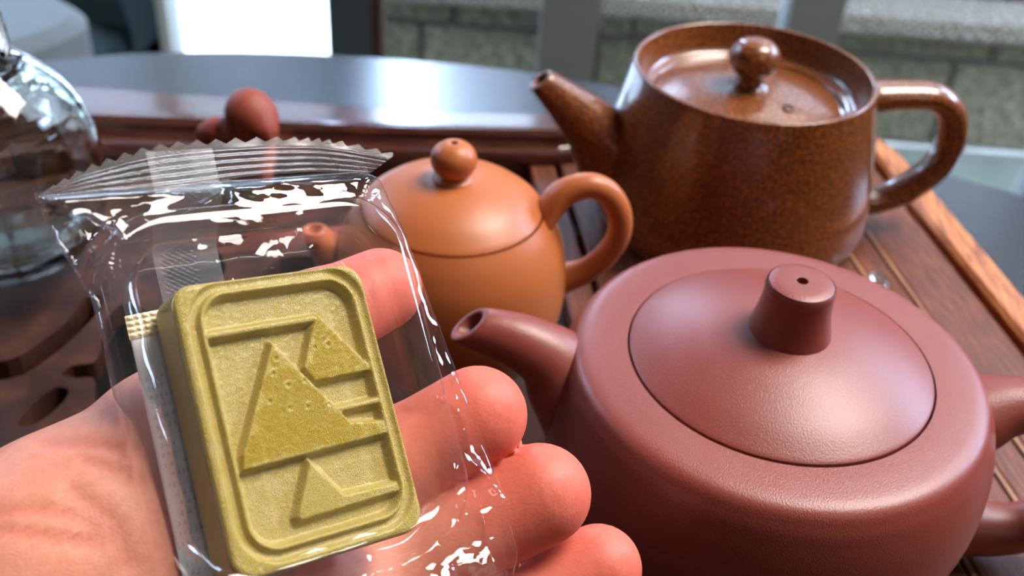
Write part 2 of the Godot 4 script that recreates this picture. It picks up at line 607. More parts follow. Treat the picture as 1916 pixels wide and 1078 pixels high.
func room() -> void:
	var gx0 := -2.2
	var gx1 := 1.9
	var z0 := -1.43
	var z1 := 2.2
	struct("floor", bevel_box(Vector3(gx1 - gx0 + 0.2, 0.1, 4.4), 0.001), M.floor_tile, Vector3((gx0 + gx1) / 2, FLOOR - 0.05, 0.22))
	struct("ceiling", bevel_box(Vector3(gx1 - gx0 + 0.4, 0.12, z1 + 0.12 + 3.0), 0.001), M.ceiling, Vector3((gx0 + gx1) / 2, CEIL + 0.06, (z1 + 0.12 - 3.0) / 2))
	struct("wall_left", bevel_box(Vector3(0.12, CEIL - FLOOR, z1 - z0), 0.001), M.wall_paint, Vector3(gx0 - 0.06, (CEIL + FLOOR) / 2, (z0 + z1) / 2))
	struct("wall_front", bevel_box(Vector3(gx1 - gx0, CEIL - FLOOR, 0.12), 0.001), M.wall_paint, Vector3((gx0 + gx1) / 2, (CEIL + FLOOR) / 2, z1 + 0.06))
	# right wall with a window opening
	var wy0 := 0.75
	var wy1 := 1.22
	var wz0 := -1.38
	var wz1 := -0.76
	var wall := put_struct_parent("wall_right")
	for q in [[FLOOR, wy0, z0, z1], [wy1, CEIL, z0, z1], [wy0, wy1, z0, wz0], [wy0, wy1, wz1, z1]]:
		var o := put("panel", bevel_box(Vector3(0.12, q[1] - q[0], q[3] - q[2]), 0.001), M.wall_paint, wall)
		o.position = Vector3(gx1 + 0.06, (q[0] + q[1]) / 2, (q[2] + q[3]) / 2)
	var win := put_struct_parent("window_2")
	for q in [[wy0, wz0, wy0, wz1], [wy1, wz0, wy1, wz1], [wy0, wz0, wy1, wz0], [wy0, wz1, wy1, wz1]]:
		var o := put("frame", bevel_box(Vector3(0.06, absf(q[2] - q[0]) + 0.05, absf(q[3] - q[1]) + 0.05), 0.004), M.mullion_grey, win)
		o.position = Vector3(gx1 + 0.06, (q[0] + q[2]) / 2, (q[1] + q[3]) / 2)
	# glazed back wall: mullions, rails and panes
	var back := put_struct_parent("window_1")
	var posts := [[-2.17, 0.06], [-1.83, 0.06], [-1.5, 0.06], [-1.17, 0.06], [-0.84, 0.06], [-0.535, 0.036], [-0.257, 0.06], [0.054, 0.082], [0.393, 0.074], [0.82, 0.074], [1.16, 0.074], [1.5, 0.074], [1.87, 0.06]]
	for k in posts.size():
		var p = posts[k]
		var o := put("mullion", bevel_box(Vector3(p[1], CEIL - FLOOR, 0.06), 0.006), M.mullion_dark if k == 6 else M.mullion_pale if k == 5 else M.mullion_grey, back)
		o.position = Vector3(p[0], (CEIL + FLOOR) / 2, z0)
		if k > 0:
			var w: float = p[0] - posts[k - 1][0] - p[1] / 2 - posts[k - 1][1] / 2
			var g := put("pane", bevel_box(Vector3(w, CEIL - FLOOR, 0.004), 0.0005), M.window_glass, back)
			g.position = Vector3(p[0] - p[1] / 2 - w / 2, (CEIL + FLOOR) / 2, z0)
	var o2 := put("gasket", bevel_box(Vector3(0.014, CEIL - FLOOR, 0.05), 0.003), M.leg_wood, back)
	o2.position = Vector3(-0.220, (CEIL + FLOOR) / 2, z0)

func ceiling_lamp(lamp_at: Vector3, lamp_size: Vector2, label: String) -> void:
	var lm := mat(Color8(240, 240, 238), 0.6)
	lm.emission_enabled = true
	lm.emission = Color(1.0, 0.97, 0.94)
	lm.emission_energy_multiplier = 1.5
	var lamp := thing("ceiling_lamp", lamp_at)
	put("diffuser", bevel_box(Vector3(lamp_size.x, 0.012, lamp_size.y), 0.002), lm, lamp).position.y = 0.0
	for s in [[-1, 0], [1, 0], [0, -1], [0, 1]]:
		var f := put("frame", bevel_box(Vector3(0.03 if s[0] else lamp_size.x + 0.06, 0.02, 0.03 if s[1] else lamp_size.y), 0.002), M.mullion_pale, lamp)
		f.position = Vector3(s[0] * (lamp_size.x / 2 + 0.015), 0.002, s[1] * (lamp_size.y / 2 + 0.015))
	tag(lamp, label, "lamp")

func put_struct_parent(called: String) -> Node3D:
	var o := thing(called)
	o.set_meta("kind", "structure")
	return o

func yard() -> void:
	struct("ground_outside", bevel_box(Vector3(14, 0.1, 10), 0.001), M.yard, Vector3(0, FLOOR - 0.055, -6.99))
	# neighbouring houses beyond the yard, a gap of sky between them
	struct("house_left", bevel_box(Vector3(7.0, 3.45, 1.2), 0.01), M.house_dark, Vector3(-4.4, FLOOR + 1.675, -4.6))
	struct("house_middle", bevel_box(Vector3(0.6, 3.45, 1.2), 0.01), M.house_white, Vector3(-0.13, FLOOR + 1.675, -4.6))
	struct("house_right", bevel_box(Vector3(7.0, 3.45, 1.2), 0.01), M.house_dark, Vector3(3.68, FLOOR + 1.675, -4.6))
	# low wall of concrete blocks behind the glass
	var w := put_struct_parent("wall_outside")
	var z := -2.0
	var x0 := -0.33
	var x1 := 2.93
	var core := put("mortar_core", bevel_box(Vector3(x1 - x0, 0.25, 0.18), 0.002), M.mortar, w)
	core.position = Vector3((x0 + x1) / 2, FLOOR + 0.125, z - 0.1)
	var rows := [[-0.798, -0.618, -0.22], [-0.606, -0.553, -0.155]]
	for r in rows.size():
		var x: float = x0
		var nx: float = rows[r][2]
		var k := 0
		while x < x1 - 0.05:
			nx = minf(nx, x1)
			var b := put("block", bevel_box(Vector3(nx - x - 0.012, rows[r][1] - rows[r][0], 0.19), 0.006), M["block%d" % ((k * 2 + r) % 3)], w)
			b.position = Vector3((x + nx) / 2, (rows[r][0] + rows[r][1]) / 2, z - 0.092 + 0.003 * ((k + r) % 3))
			x = nx
			nx = x + 0.36
			k += 1
	var led := put("ledge", bevel_box(Vector3(x1 - x0, 0.05, 0.26), 0.012), M.ledge, w)
	led.position = Vector3((x0 + x1) / 2, -0.527, z - 0.07)
	for r in 16:
		var x := x0
		var k := 0
		while x < x1 - 0.02:
			var nx := minf(x + (0.105 if k == 0 and r % 2 else 0.21), x1)
			var b := put("brick", BRICK if nx - x > 0.2 else bevel_box(Vector3(nx - x - 0.01, 0.054, 0.1), 0.003), M.brick, w)
			b.position = Vector3((x + nx) / 2 + (0.0 if nx - x > 0.2 else 0.0), -0.472 + 0.064 * r, z - 0.1)
			x = nx
			k += 1
	var bc := put("mortar_back", bevel_box(Vector3(x1 - x0, 1.03, 0.06), 0.002), M.mortar, w)
	bc.position = Vector3((x0 + x1) / 2, 0.012, z - 0.11)

var BRICK := bevel_box(Vector3(0.2, 0.054, 0.1), 0.003)

func table() -> void:
	var t := thing("tea_table", Vector3(0, FLOOR, 0))
	var pts := [Vector3(-0.62, 0, -0.1), Vector3(-0.55, 0, -0.3), Vector3(-0.4, 0, -0.47), Vector3(-0.27, 0, -0.545), Vector3(-0.186, 0, -0.571), Vector3(-0.092, 0, -0.579), Vector3(0.004, 0, -0.573), Vector3(0.1, 0, -0.547), Vector3(0.224, 0, -0.485), Vector3(0.32, 0, -0.428), Vector3(0.48, 0, -0.28), Vector3(0.58, 0, -0.1), Vector3(0.6, 0, 0.12), Vector3(0.42, 0, 0.34), Vector3(0.0, 0, 0.42), Vector3(-0.44, 0, 0.34), Vector3(-0.6, 0, 0.12), Vector3(-0.62, 0, -0.1)]
	var poly := PackedVector2Array()
	var s := spline(pts, 6)
	for k in s.size() - 1: poly.append(Vector2(s[k].x, s[k].z))
	put("table_top", slab(poly, TABLE - FLOOR - 0.03, TABLE - FLOOR - 0.0005, 0.004), M.table, t)
	for q in [[-0.36, -0.22], [0.36, -0.2], [-0.36, 0.24], [0.36, 0.24]]:
		put("leg", bevel_box(Vector3(0.05, TABLE - FLOOR - 0.031, 0.05), 0.006), M.leg_wood, t).position = Vector3(q[0], (TABLE - FLOOR - 0.031) / 2, q[1])
	tag(t, "black glossy table with a rounded far edge under the tea tray", "table")

const RIGHT_IN := [Vector2(0.1486, -0.4285), Vector2(0.2260, 0.034)]   # inner line of the light strip
func tea_tray() -> void:
	var t := thing("tea_tray", Vector3(0, TABLE, 0))
	var lift := -TABLE
	var dirv := Vector2(0.165, 0.986).normalized()
	var across := Vector2(-dirv.y, dirv.x)     # to the left
	var o := Vector2(0.1611, -0.338)           # a point on the inner line of the strip
	var line := func(e: float, l: float) -> Vector2: return o + across * e + dirv * l
	# planks that run to the back along the right edge
	var rear := func(x: float) -> float: return lerpf(-0.374, -0.398, clampf(x / 0.15, 0, 1))
	var e := 0.0012
	var widths := [0.0235, 0.0116, 0.0235, 0.0116, 0.0235, 0.0116, 0.0235, 0.0116]
	var k := 0
	for w in widths:
		var a: Vector2 = line.call(e, 0.0)
		var l0: float = (rear.call(a.x) - a.y) / dirv.y
		var l1 := 0.34
		var m := bevel_box(Vector3(w - 0.0012, 0.008, l1 - l0), 0.0009)
		var p: Vector2 = line.call(e + w / 2, (l0 + l1) / 2)
		var n := put("plank", m, M["plank%d" % (k % 3)], t)
		n.position = Vector3(p.x, lift - 0.004 - 0.0003 * (k % 2), p.y)
		n.rotation.y = atan2(dirv.x, dirv.y)
		# worn pale seam strip between the planks
		if k < 3:
			var sm := put("inlay", bevel_box(Vector3(0.0016, 0.0078, l1 - l0), 0.0003), M.worn_wood, t)
			p = line.call(e + w + 0.0004, (l0 + l1) / 2)
			sm.position = Vector3(p.x, lift - 0.0039, p.y)
			sm.rotation.y = atan2(dirv.x, dirv.y)
		e += w + 0.0012
		k += 1
	# light strip on the right edge, rounded at the far end
	var sp := PackedVector2Array()
	var outl := [line.call(-0.0002, 0.36), line.call(-0.0002, -0.055), line.call(-0.0002, -0.078), line.call(-0.002, -0.086), line.call(-0.0055, -0.087), line.call(-0.0095, -0.078), line.call(-0.0122, -0.064), line.call(-0.0132, -0.045), line.call(-0.0135, 0.36)]
	for q in outl: sp.append(q)
	put("edge_strip", slab(sp, lift - 0.03, lift + 0.003, 0.0016), M.light_wood, t)
	# rear rim, moulded: flat polished top, cove and foot
	var prof := [Vector2(0.0, -0.045), Vector2(0.0, 0.0105), Vector2(0.0006, 0.0118), Vector2(0.0016, 0.012), Vector2(0.5, 0.012), Vector2(0.62, 0.0118), Vector2(0.7, 0.010), Vector2(0.72, 0.0075), Vector2(0.76, 0.0058), Vector2(0.86, 0.0054), Vector2(0.93, 0.005), Vector2(0.97, 0.0035), Vector2(1.0, 0.001), Vector2(1.0, -0.03)]
	var mb := Mb.new()
	var xs := []
	for i in 41: xs.append(lerpf(-0.34, 0.150, i / 40.0))
	for x in xs:
		var zr: float = -0.3915 - (0.0 if x < -0.04 else (x + 0.04) * 0.11)
		var zf: float = lerpf(-0.356, -0.380, clampf((x + 0.2) / 0.22, 0, 1)) if x < 0.02 else lerpf(-0.380, -0.3985, smoothstep(0.0, 0.08, x))
		for q in prof:
			var z: float = zr + 0.0016 * q.x if q.x < 0.002 and q.x > 0 else lerpf(zr, zf + 0.004, q.x)
			mb.add(Vector3(x, lift + q.y, z))
	mb.grid(xs.size(), prof.size(), 0, false, false)
	var first := mb.v.size() - prof.size()
	for q in range(1, prof.size() - 1):
		mb.tri(0, q, q + 1)
		mb.tri(first, first + q + 1, first + q)
	for i in xs.size() - 1:
		var a := i * prof.size()
		var b := (i + 1) * prof.size()
		mb.quad(a, b, b + prof.size() - 1, a + prof.size() - 1)
	mb.close_out()
	put("rear_rim", mb.mesh(false), M.rim_wood, t)
	# carved openwork panel on the left
	var csg := CSGPolygon3D.new()
	csg.name = "carved_panel"
	var edge_l: Vector2 = line.call(e, -0.04)
	var edge_n: Vector2 = line.call(e, 0.34)
	csg.polygon = PackedVector2Array([Vector2(-0.3, -0.0), Vector2(edge_n.x, -edge_n.y), Vector2(edge_l.x, 0.378), Vector2(-0.06, 0.37), Vector2(-0.165, 0.352), Vector2(-0.3, 0.345)])
	csg.mode = CSGPolygon3D.MODE_DEPTH
	csg.depth = 0.008
	csg.rotation.x = -PI / 2
	csg.position.y = lift - 0.0085
	csg.material = M.carved_wood
	t.add_child(csg, true)
	var cuts := [
		[[-0.175, 0.2285], [-0.1525, 0.2344], [-0.1458, 0.2415], [-0.1408, 0.2541], [-0.1374, 0.2702], [-0.1395, 0.279], [-0.1443, 0.2769], [-0.145, 0.2649], [-0.15, 0.2516], [-0.1563, 0.2429], [-0.175, 0.2375]],
		[[-0.1412, 0.2155], [-0.1385, 0.2150], [-0.1357, 0.2171], [-0.1336, 0.2210], [-0.1320, 0.2262], [-0.1322, 0.2312], [-0.1345, 0.2325], [-0.1369, 0.2316], [-0.1392, 0.2275], [-0.1407, 0.2225]],
		[[-0.1372, 0.2385], [-0.1355, 0.2425], [-0.1297, 0.2450], [-0.1300, 0.2523], [-0.1335, 0.2662], [-0.1290, 0.276], [-0.112, 0.262], [-0.102, 0.232], [-0.1164, 0.2238], [-0.1194, 0.2223], [-0.1238, 0.2301], [-0.127, 0.2377], [-0.1326, 0.2371]],
		[[-0.19, 0.196], [-0.1386, 0.2040], [-0.1313, 0.2085], [-0.1236, 0.2150], [-0.1200, 0.2130], [-0.1300, 0.196], [-0.19, 0.17]],
		[[-0.118, 0.288], [-0.126, 0.301], [-0.122, 0.312], [-0.108, 0.310], [-0.102, 0.297], [-0.108, 0.287]],
		[[-0.09, 0.29], [-0.085, 0.308], [-0.07, 0.31], [-0.064, 0.296], [-0.074, 0.286]]]
	for q in cuts:
		var c := CSGPolygon3D.new()
		c.name = "cutout"
		c.operation = CSGShape3D.OPERATION_SUBTRACTION
		var rough := []
		for p in q: rough.append(Vector3(p[0], p[1], 0))
		rough.append(rough[0])
		var pl := PackedVector2Array()
		var sps := spline(rough, 3)
		for p in sps.size() - 1: pl.append(Vector2(sps[p].x, sps[p].y))
		c.polygon = pl
		c.mode = CSGPolygon3D.MODE_DEPTH
		c.depth = 0.03
		c.position.z = 0.01
		c.material = M.carved_wood
		csg.add_child(c, true)
	# drip well below and the side frames
	put("drip_well", bevel_box(Vector3(0.45, 0.006, 0.42), 0.001), M.well, t).position = Vector3(-0.09, lift - 0.032, -0.16)
	put("side_frame", bevel_box(Vector3(0.03, 0.06, 0.46), 0.003), M.rim_wood, t).position = Vector3(-0.315, 0.0305, -0.17)
	put("front_frame", bevel_box(Vector3(0.54, 0.06, 0.03), 0.003), M.rim_wood, t).position = Vector3(-0.06, 0.0305, 0.06)
	tag(t, "dark wooden tea tray with planks, carved openwork panel and moulded rear rim", "tray")

# points in the vertical plane through a pot's axis: (radius, height) at azimuth a
func pv(r: float, k: float, a: float, R: float) -> Vector3:
	return Vector3(r * cos(a), k, r * sin(a)) * R

func red_pot() -> void:
	var R := 0.035
	var y := 0.0596
	var h := -y / R
	var t := thing("red_clay_teapot", Vector3(0.0630, 0, -0.1883))
	var up := Vector3(0, y, 0)
	var b := lathe([Vector3(0.0, h + 0.03, 0), Vector3(1.0, h, 0.04), Vector3(1.16, h, 0.05), Vector3(1.3, h + 0.2, -1), Vector3(1.44, -1.1, -1), Vector3(1.5, -0.75, -1), Vector3(1.485, -0.42, -1), Vector3(1.43, -0.2, -1), Vector3(1.385, -0.1, -1), Vector3(1.34, -0.04, -1), Vector3(1.27, -0.012, -1), Vector3(1.15, -0.002, -1), Vector3(1.06, 0.0, -1), Vector3(1.007, 0.0, 0.005), Vector3(1.002, -0.08, 0), Vector3(0.85, -0.08, 0.01), Vector3(0.86, -0.2, -1), Vector3(1.2, -0.6, -1), Vector3(1.2, -1.3, -1), Vector3(0.9, h + 0.12, 0.05), Vector3(0, h + 0.12, 0)], 128, R)
	put("body", b, M.red_clay, t).position = up
	var lid := put("lid", lathe([Vector3(0.0, -0.07, 0), Vector3(0.993, -0.07, 0.005), Vector3(0.9955, 0.004, 0.012), Vector3(0.955, 0.028, -1), Vector3(0.8, 0.098, -1), Vector3(0.6, 0.165, -1), Vector3(0.4, 0.215, -1), Vector3(0.2, 0.24, -1), Vector3(0.0, 0.245, 0)], 128, R), M.red_clay, t)
	lid.position = up
	var knob := put("knob", lathe([Vector3(0.0, 0.2, 0), Vector3(0.275, 0.2, 0), Vector3(0.266, 0.245, -1), Vector3(0.254, 0.29, -1), Vector3(0.238, 0.36, -1), Vector3(0.224, 0.45, -1), Vector3(0.218, 0.53, -1), Vector3(0.222, 0.565, -1), Vector3(0.212, 0.602, 0.03), Vector3(0.15, 0.618, -1), Vector3(0.036, 0.622, 0.008), Vector3(0.033, 0.55, 0), Vector3(0.03, 0.45, 0), Vector3(0.0, 0.45, 0)], 96, R), M.red_clay, lid)
	knob.position = Vector3(0.0006, 0, 0)
	var a := deg_to_rad(2.0)
	var side := Vector3(-sin(a), 0, cos(a))
	var sp := [pv(-1.15, -0.58, a, R), pv(-1.36, -0.38, a, R), pv(-1.52, -0.2, a, R), pv(-1.7, -0.09, a, R), pv(-1.9, -0.02, a, R), pv(-2.06, 0.02, a, R)]
	put("spout", sweep(sp, [Vector2(0.46, 0.46) * R, Vector2(0.33, 0.36) * R, Vector2(0.235, 0.25) * R, Vector2(0.19, 0.2) * R, Vector2(0.165, 0.165) * R, Vector2(0.14, 0.14) * R], side, 40, 8, 0.62, 0.7), M.red_clay, t).position = up
	var hp := [pv(1.22, -0.42, a, R), pv(1.42, -0.32, a, R), pv(1.6, -0.24, a, R), pv(1.85, -0.2, a, R), pv(2.2, -0.25, a, R), pv(2.42, -0.5, a, R), pv(2.42, -1.0, a, R), pv(2.2, -1.31, a, R), pv(1.85, -1.44, a, R), pv(1.3, -1.4, a, R)]
	put("handle", sweep(hp, [Vector2(0.24, 0.34) * R, Vector2(0.24, 0.3) * R, Vector2(0.19, 0.22) * R, Vector2(0.17, 0.185) * R, Vector2(0.17, 0.18) * R, Vector2(0.17, 0.17) * R, Vector2(0.17, 0.17) * R, Vector2(0.18, 0.18) * R, Vector2(0.19, 0.21) * R, Vector2(0.24, 0.28) * R], side, 40, 8), M.red_clay, t).position = up
	tag(t, "large purple-red clay teapot with flat shoulder, domed lid and tall pierced knob", "teapot")

func brown_pot() -> void:
	var R := 0.042
	var y := 0.0629
	var h := -y / R
	var t := thing("brown_glazed_teapot", Vector3(0.0791, 0, -0.3423))
	var up := Vector3(0, y, 0)
	put("body", lathe([Vector3(0, h + 0.03, 0), Vector3(0.86, h + 0.02, 0.02), Vector3(0.9, h, 0.02), Vector3(1.0, h, 0.04), Vector3(1.1, h + 0.045, -1), Vector3(1.19, h + 0.17, -1), Vector3(1.215, -1.2, -1), Vector3(1.185, -0.95, -1), Vector3(1.11, -0.5, -1), Vector3(1.03, -0.12, -1), Vector3(1.006, -0.015, 0), Vector3(0.995, 0.006, 0.014), Vector3(0.962, 0.003, 0.018), Vector3(0.945, -0.06, -1), Vector3(0.915, -0.16, -1), Vector3(0.885, -0.23, 0.03), Vector3(0.83, -0.25, 0.02), Vector3(0.805, -0.265, 0.01), Vector3(0.8, -0.3, 0), Vector3(0.72, -0.32, 0.01), Vector3(0.8, -0.5, -1), Vector3(1.1, -1.1, -1), Vector3(0.9, h + 0.1, 0.05), Vector3(0, h + 0.1, 0)], 128, R), M.brown_glaze, t).position = up
	var lid := put("lid", lathe([Vector3(0, -0.31, 0), Vector3(0.78, -0.31, 0.01), Vector3(0.785, -0.262, 0.02), Vector3(0.72, -0.242, -1), Vector3(0.55, -0.2, -1), Vector3(0.35, -0.165, -1), Vector3(0.18, -0.15, -1), Vector3(0, -0.145, 0)], 112, R), M.brown_glaze, t)
	lid.position = up + Vector3(-0.0008, 0, 0)
	put("knob", lathe([Vector3(0, -0.18, 0), Vector3(0.19, -0.18, 0), Vector3(0.165, -0.138, -1), Vector3(0.122, -0.105, -1), Vector3(0.115, -0.07, -1), Vector3(0.135, -0.045, -1), Vector3(0.185, 0.005, -1), Vector3(0.212, 0.075, -1), Vector3(0.2, 0.155, -1), Vector3(0.145, 0.225, -1), Vector3(0.065, 0.254, -1), Vector3(0, 0.258, 0)], 80, R), M.brown_glaze, lid)
	var hole := put("steam_hole", lathe([Vector3(0.0, -0.02, 0), Vector3(0.032, -0.02, 0), Vector3(0.04, 0.0, 0.004), Vector3(0.048, 0.0, 0.004), Vector3(0.05, -0.008, 0), Vector3(0.05, -0.04, 0), Vector3(0.0, -0.04, 0)], 32, R), M.well, lid)
	hole.position = Vector3(0.0118, -0.0070, 0.0145)
	hole.rotation = Vector3(0.16, 0, -0.2)
	var a := deg_to_rad(-5.0)
	var side := Vector3(-sin(a), 0, cos(a))
	var sp := [pv(-1.0, -0.95, a, R), pv(-1.17, -0.74, a, R), pv(-1.33, -0.56, a, R), pv(-1.55, -0.36, a, R), pv(-1.77, -0.17, a, R)]
	put("spout", sweep(sp, [Vector2(0.42, 0.36) * R, Vector2(0.32, 0.28) * R, Vector2(0.245, 0.23) * R, Vector2(0.175, 0.17) * R, Vector2(0.115, 0.115) * R], side, 40, 8, 0.6, 0.15), M.brown_glaze, t).position = up
	var hp := [pv(0.99, -0.2, a, R), pv(1.1, -0.205, a, R), pv(1.35, -0.19, a, R), pv(1.6, -0.2, a, R), pv(1.79, -0.33, a, R), pv(1.88, -0.58, a, R), pv(1.83, -0.86, a, R), pv(1.62, -1.1, a, R), pv(1.38, -1.22, a, R), pv(1.1, -1.25, a, R)]
	var rr := []
	for k in hp.size(): rr.append(Vector2(0.118, 0.165) * R)
	rr[0] = Vector2(0.15, 0.2) * R
	rr[1] = Vector2(0.13, 0.18) * R
	rr[9] = Vector2(0.14, 0.19) * R
	put("handle", sweep(hp, rr, side, 40, 8), M.brown_glaze, t).position = up
	tag(t, "glossy mottled brown teapot with a recessed lid, at the back right", "teapot")

func orange_pot() -> void:
	var R := 0.026
	var y := 0.0536
	var h := -y / R
	var t := thing("orange_clay_teapot", Vector3(-0.0186, 0, -0.2532))
	var up := Vector3(0, y, 0)
	put("body", lathe([Vector3(0, h + 0.05, 0), Vector3(0.7, h + 0.03, 0.02), Vector3(0.75, h, 0.02), Vector3(0.85, h, 0.04), Vector3(1.08, h + 0.22, -1), Vector3(1.27, -1.4, -1), Vector3(1.325, -0.95, -1), Vector3(1.27, -0.5, -1), Vector3(1.15, -0.2, -1), Vector3(1.012, 0.0, 0.006), Vector3(1.004, -0.07, 0), Vector3(0.85, -0.08, 0.01), Vector3(1.0, -0.35, -1), Vector3(1.2, -1.0, -1), Vector3(0.8, h + 0.15, 0.05), Vector3(0, h + 0.15, 0)], 128, R), M.orange_clay, t).position = up
	var lid := put("lid", lathe([Vector3(0, -0.06, 0), Vector3(0.988, -0.06, 0), Vector3(0.992, 0.012, 0.012), Vector3(0.93, 0.07, -1), Vector3(0.78, 0.18, -1), Vector3(0.6, 0.265, -1), Vector3(0.4, 0.325, -1), Vector3(0.2, 0.352, -1), Vector3(0, 0.355, 0)], 128, R), M.orange_clay, t)
	lid.position = up
	put("knob", lathe([Vector3(0, 0.3, 0), Vector3(0.25, 0.3, 0), Vector3(0.228, 0.362, -1), Vector3(0.19, 0.392, -1), Vector3(0.165, 0.41, -1), Vector3(0.19, 0.435, -1), Vector3(0.235, 0.5, -1), Vector3(0.25, 0.585, -1), Vector3(0.225, 0.675, -1), Vector3(0.16, 0.745, -1), Vector3(0.09, 0.775, -1), Vector3(0.04, 0.783, 0.008), Vector3(0.035, 0.72, 0), Vector3(0.03, 0.6, 0), Vector3(0, 0.6, 0)], 80, R), M.orange_clay, lid)
	var a := deg_to_rad(-5.0)
	var side := Vector3(-sin(a), 0, cos(a))
	var hp := [pv(1.02, -0.14, a, R), pv(1.13, 0.1, a, R), pv(1.29, 0.25, a, R), pv(1.52, 0.3, a, R), pv(1.72, 0.19, a, R), pv(1.86, -0.06, a, R), pv(1.88, -0.34, a, R), pv(1.76, -0.62, a, R), pv(1.55, -0.84, a, R), pv(1.3, -0.95, a, R), pv(1.15, -0.97, a, R)]
	put("handle", sweep(hp, [Vector2(0.1, 0.3) * R, Vector2(0.15, 0.22) * R, Vector2(0.147, 0.17) * R, Vector2(0.14, 0.15) * R, Vector2(0.14, 0.145) * R, Vector2(0.14, 0.14) * R, Vector2(0.138, 0.14) * R, Vector2(0.14, 0.14) * R, Vector2(0.15, 0.15) * R, Vector2(0.19, 0.19) * R, Vector2(0.28, 0.28) * R], side, 40, 8), M.orange_clay, t).position = up
	var sp := [pv(-0.95, -1.0, a, R), pv(-1.18, -0.85, a, R), pv(-1.32, -0.7, a, R), pv(-1.44, -0.52, a, R), pv(-1.52, -0.36, a, R)]
	put("spout", sweep(sp, [Vector2(0.5, 0.5) * R, Vector2(0.36, 0.36) * R, Vector2(0.25, 0.25) * R, Vector2(0.18, 0.18) * R, Vector2(0.13, 0.13) * R], side, 32, 8, 0.6, 0.4), M.orange_clay, t).position = up
	tag(t, "small round orange clay teapot with ball knob, partly behind the wrapped cake", "teapot")

func glass_jug() -> void:
	var t := thing("glass_jug", Vector3(-0.1705, 0.0006, -0.287))
	var s := 0.001
	put("vessel", lathe([Vector3(0, 0, 0), Vector3(18, 0, 1), Vector3(22, 1.5, 2), Vector3(29, 9, -1), Vector3(33.5, 20, -1), Vector3(34.5, 32, -1), Vector3(33, 45, -1), Vector3(28.5, 57, -1), Vector3(22, 65, -1), Vector3(16.5, 69.5, 0.8), Vector3(16, 67.5, 0.6), Vector3(20.6, 63.6, -1), Vector3(26.7, 56, -1), Vector3(31.1, 45, -1), Vector3(32.6, 32, -1), Vector3(31.5, 20, -1), Vector3(27, 10.5, -1), Vector3(19, 6, -1), Vector3(8, 5, -1), Vector3(0, 4.6, 0)], 96, s, 0.004), M.glass, t)
	var hp := [Vector3(0.0135, 0.0735, -0.0005), Vector3(0.0108, 0.0795, -0.006), Vector3(0.0062, 0.088, -0.0118), Vector3(-0.002, 0.101, -0.02), Vector3(-0.02, 0.107, -0.024)]
	var rr := []
	for k in hp.size(): rr.append(Vector2(0.0018, 0.0018))
	put("handle", sweep(hp, rr, Vector3(0.55, 0, 0.83).normalized(), 24, 8), M.glass, t)
	put("lid", lathe([Vector3(0, 67, 0), Vector3(15.2, 67.6, 0.6), Vector3(16.2, 70.2, 0.6), Vector3(12, 72.8, -1), Vector3(5, 74.6, -1), Vector3(0, 75, 0)], 64, s), M.glass, t)
	tag(t, "clear glass round jug at the left edge behind the wrapped cake", "jug")

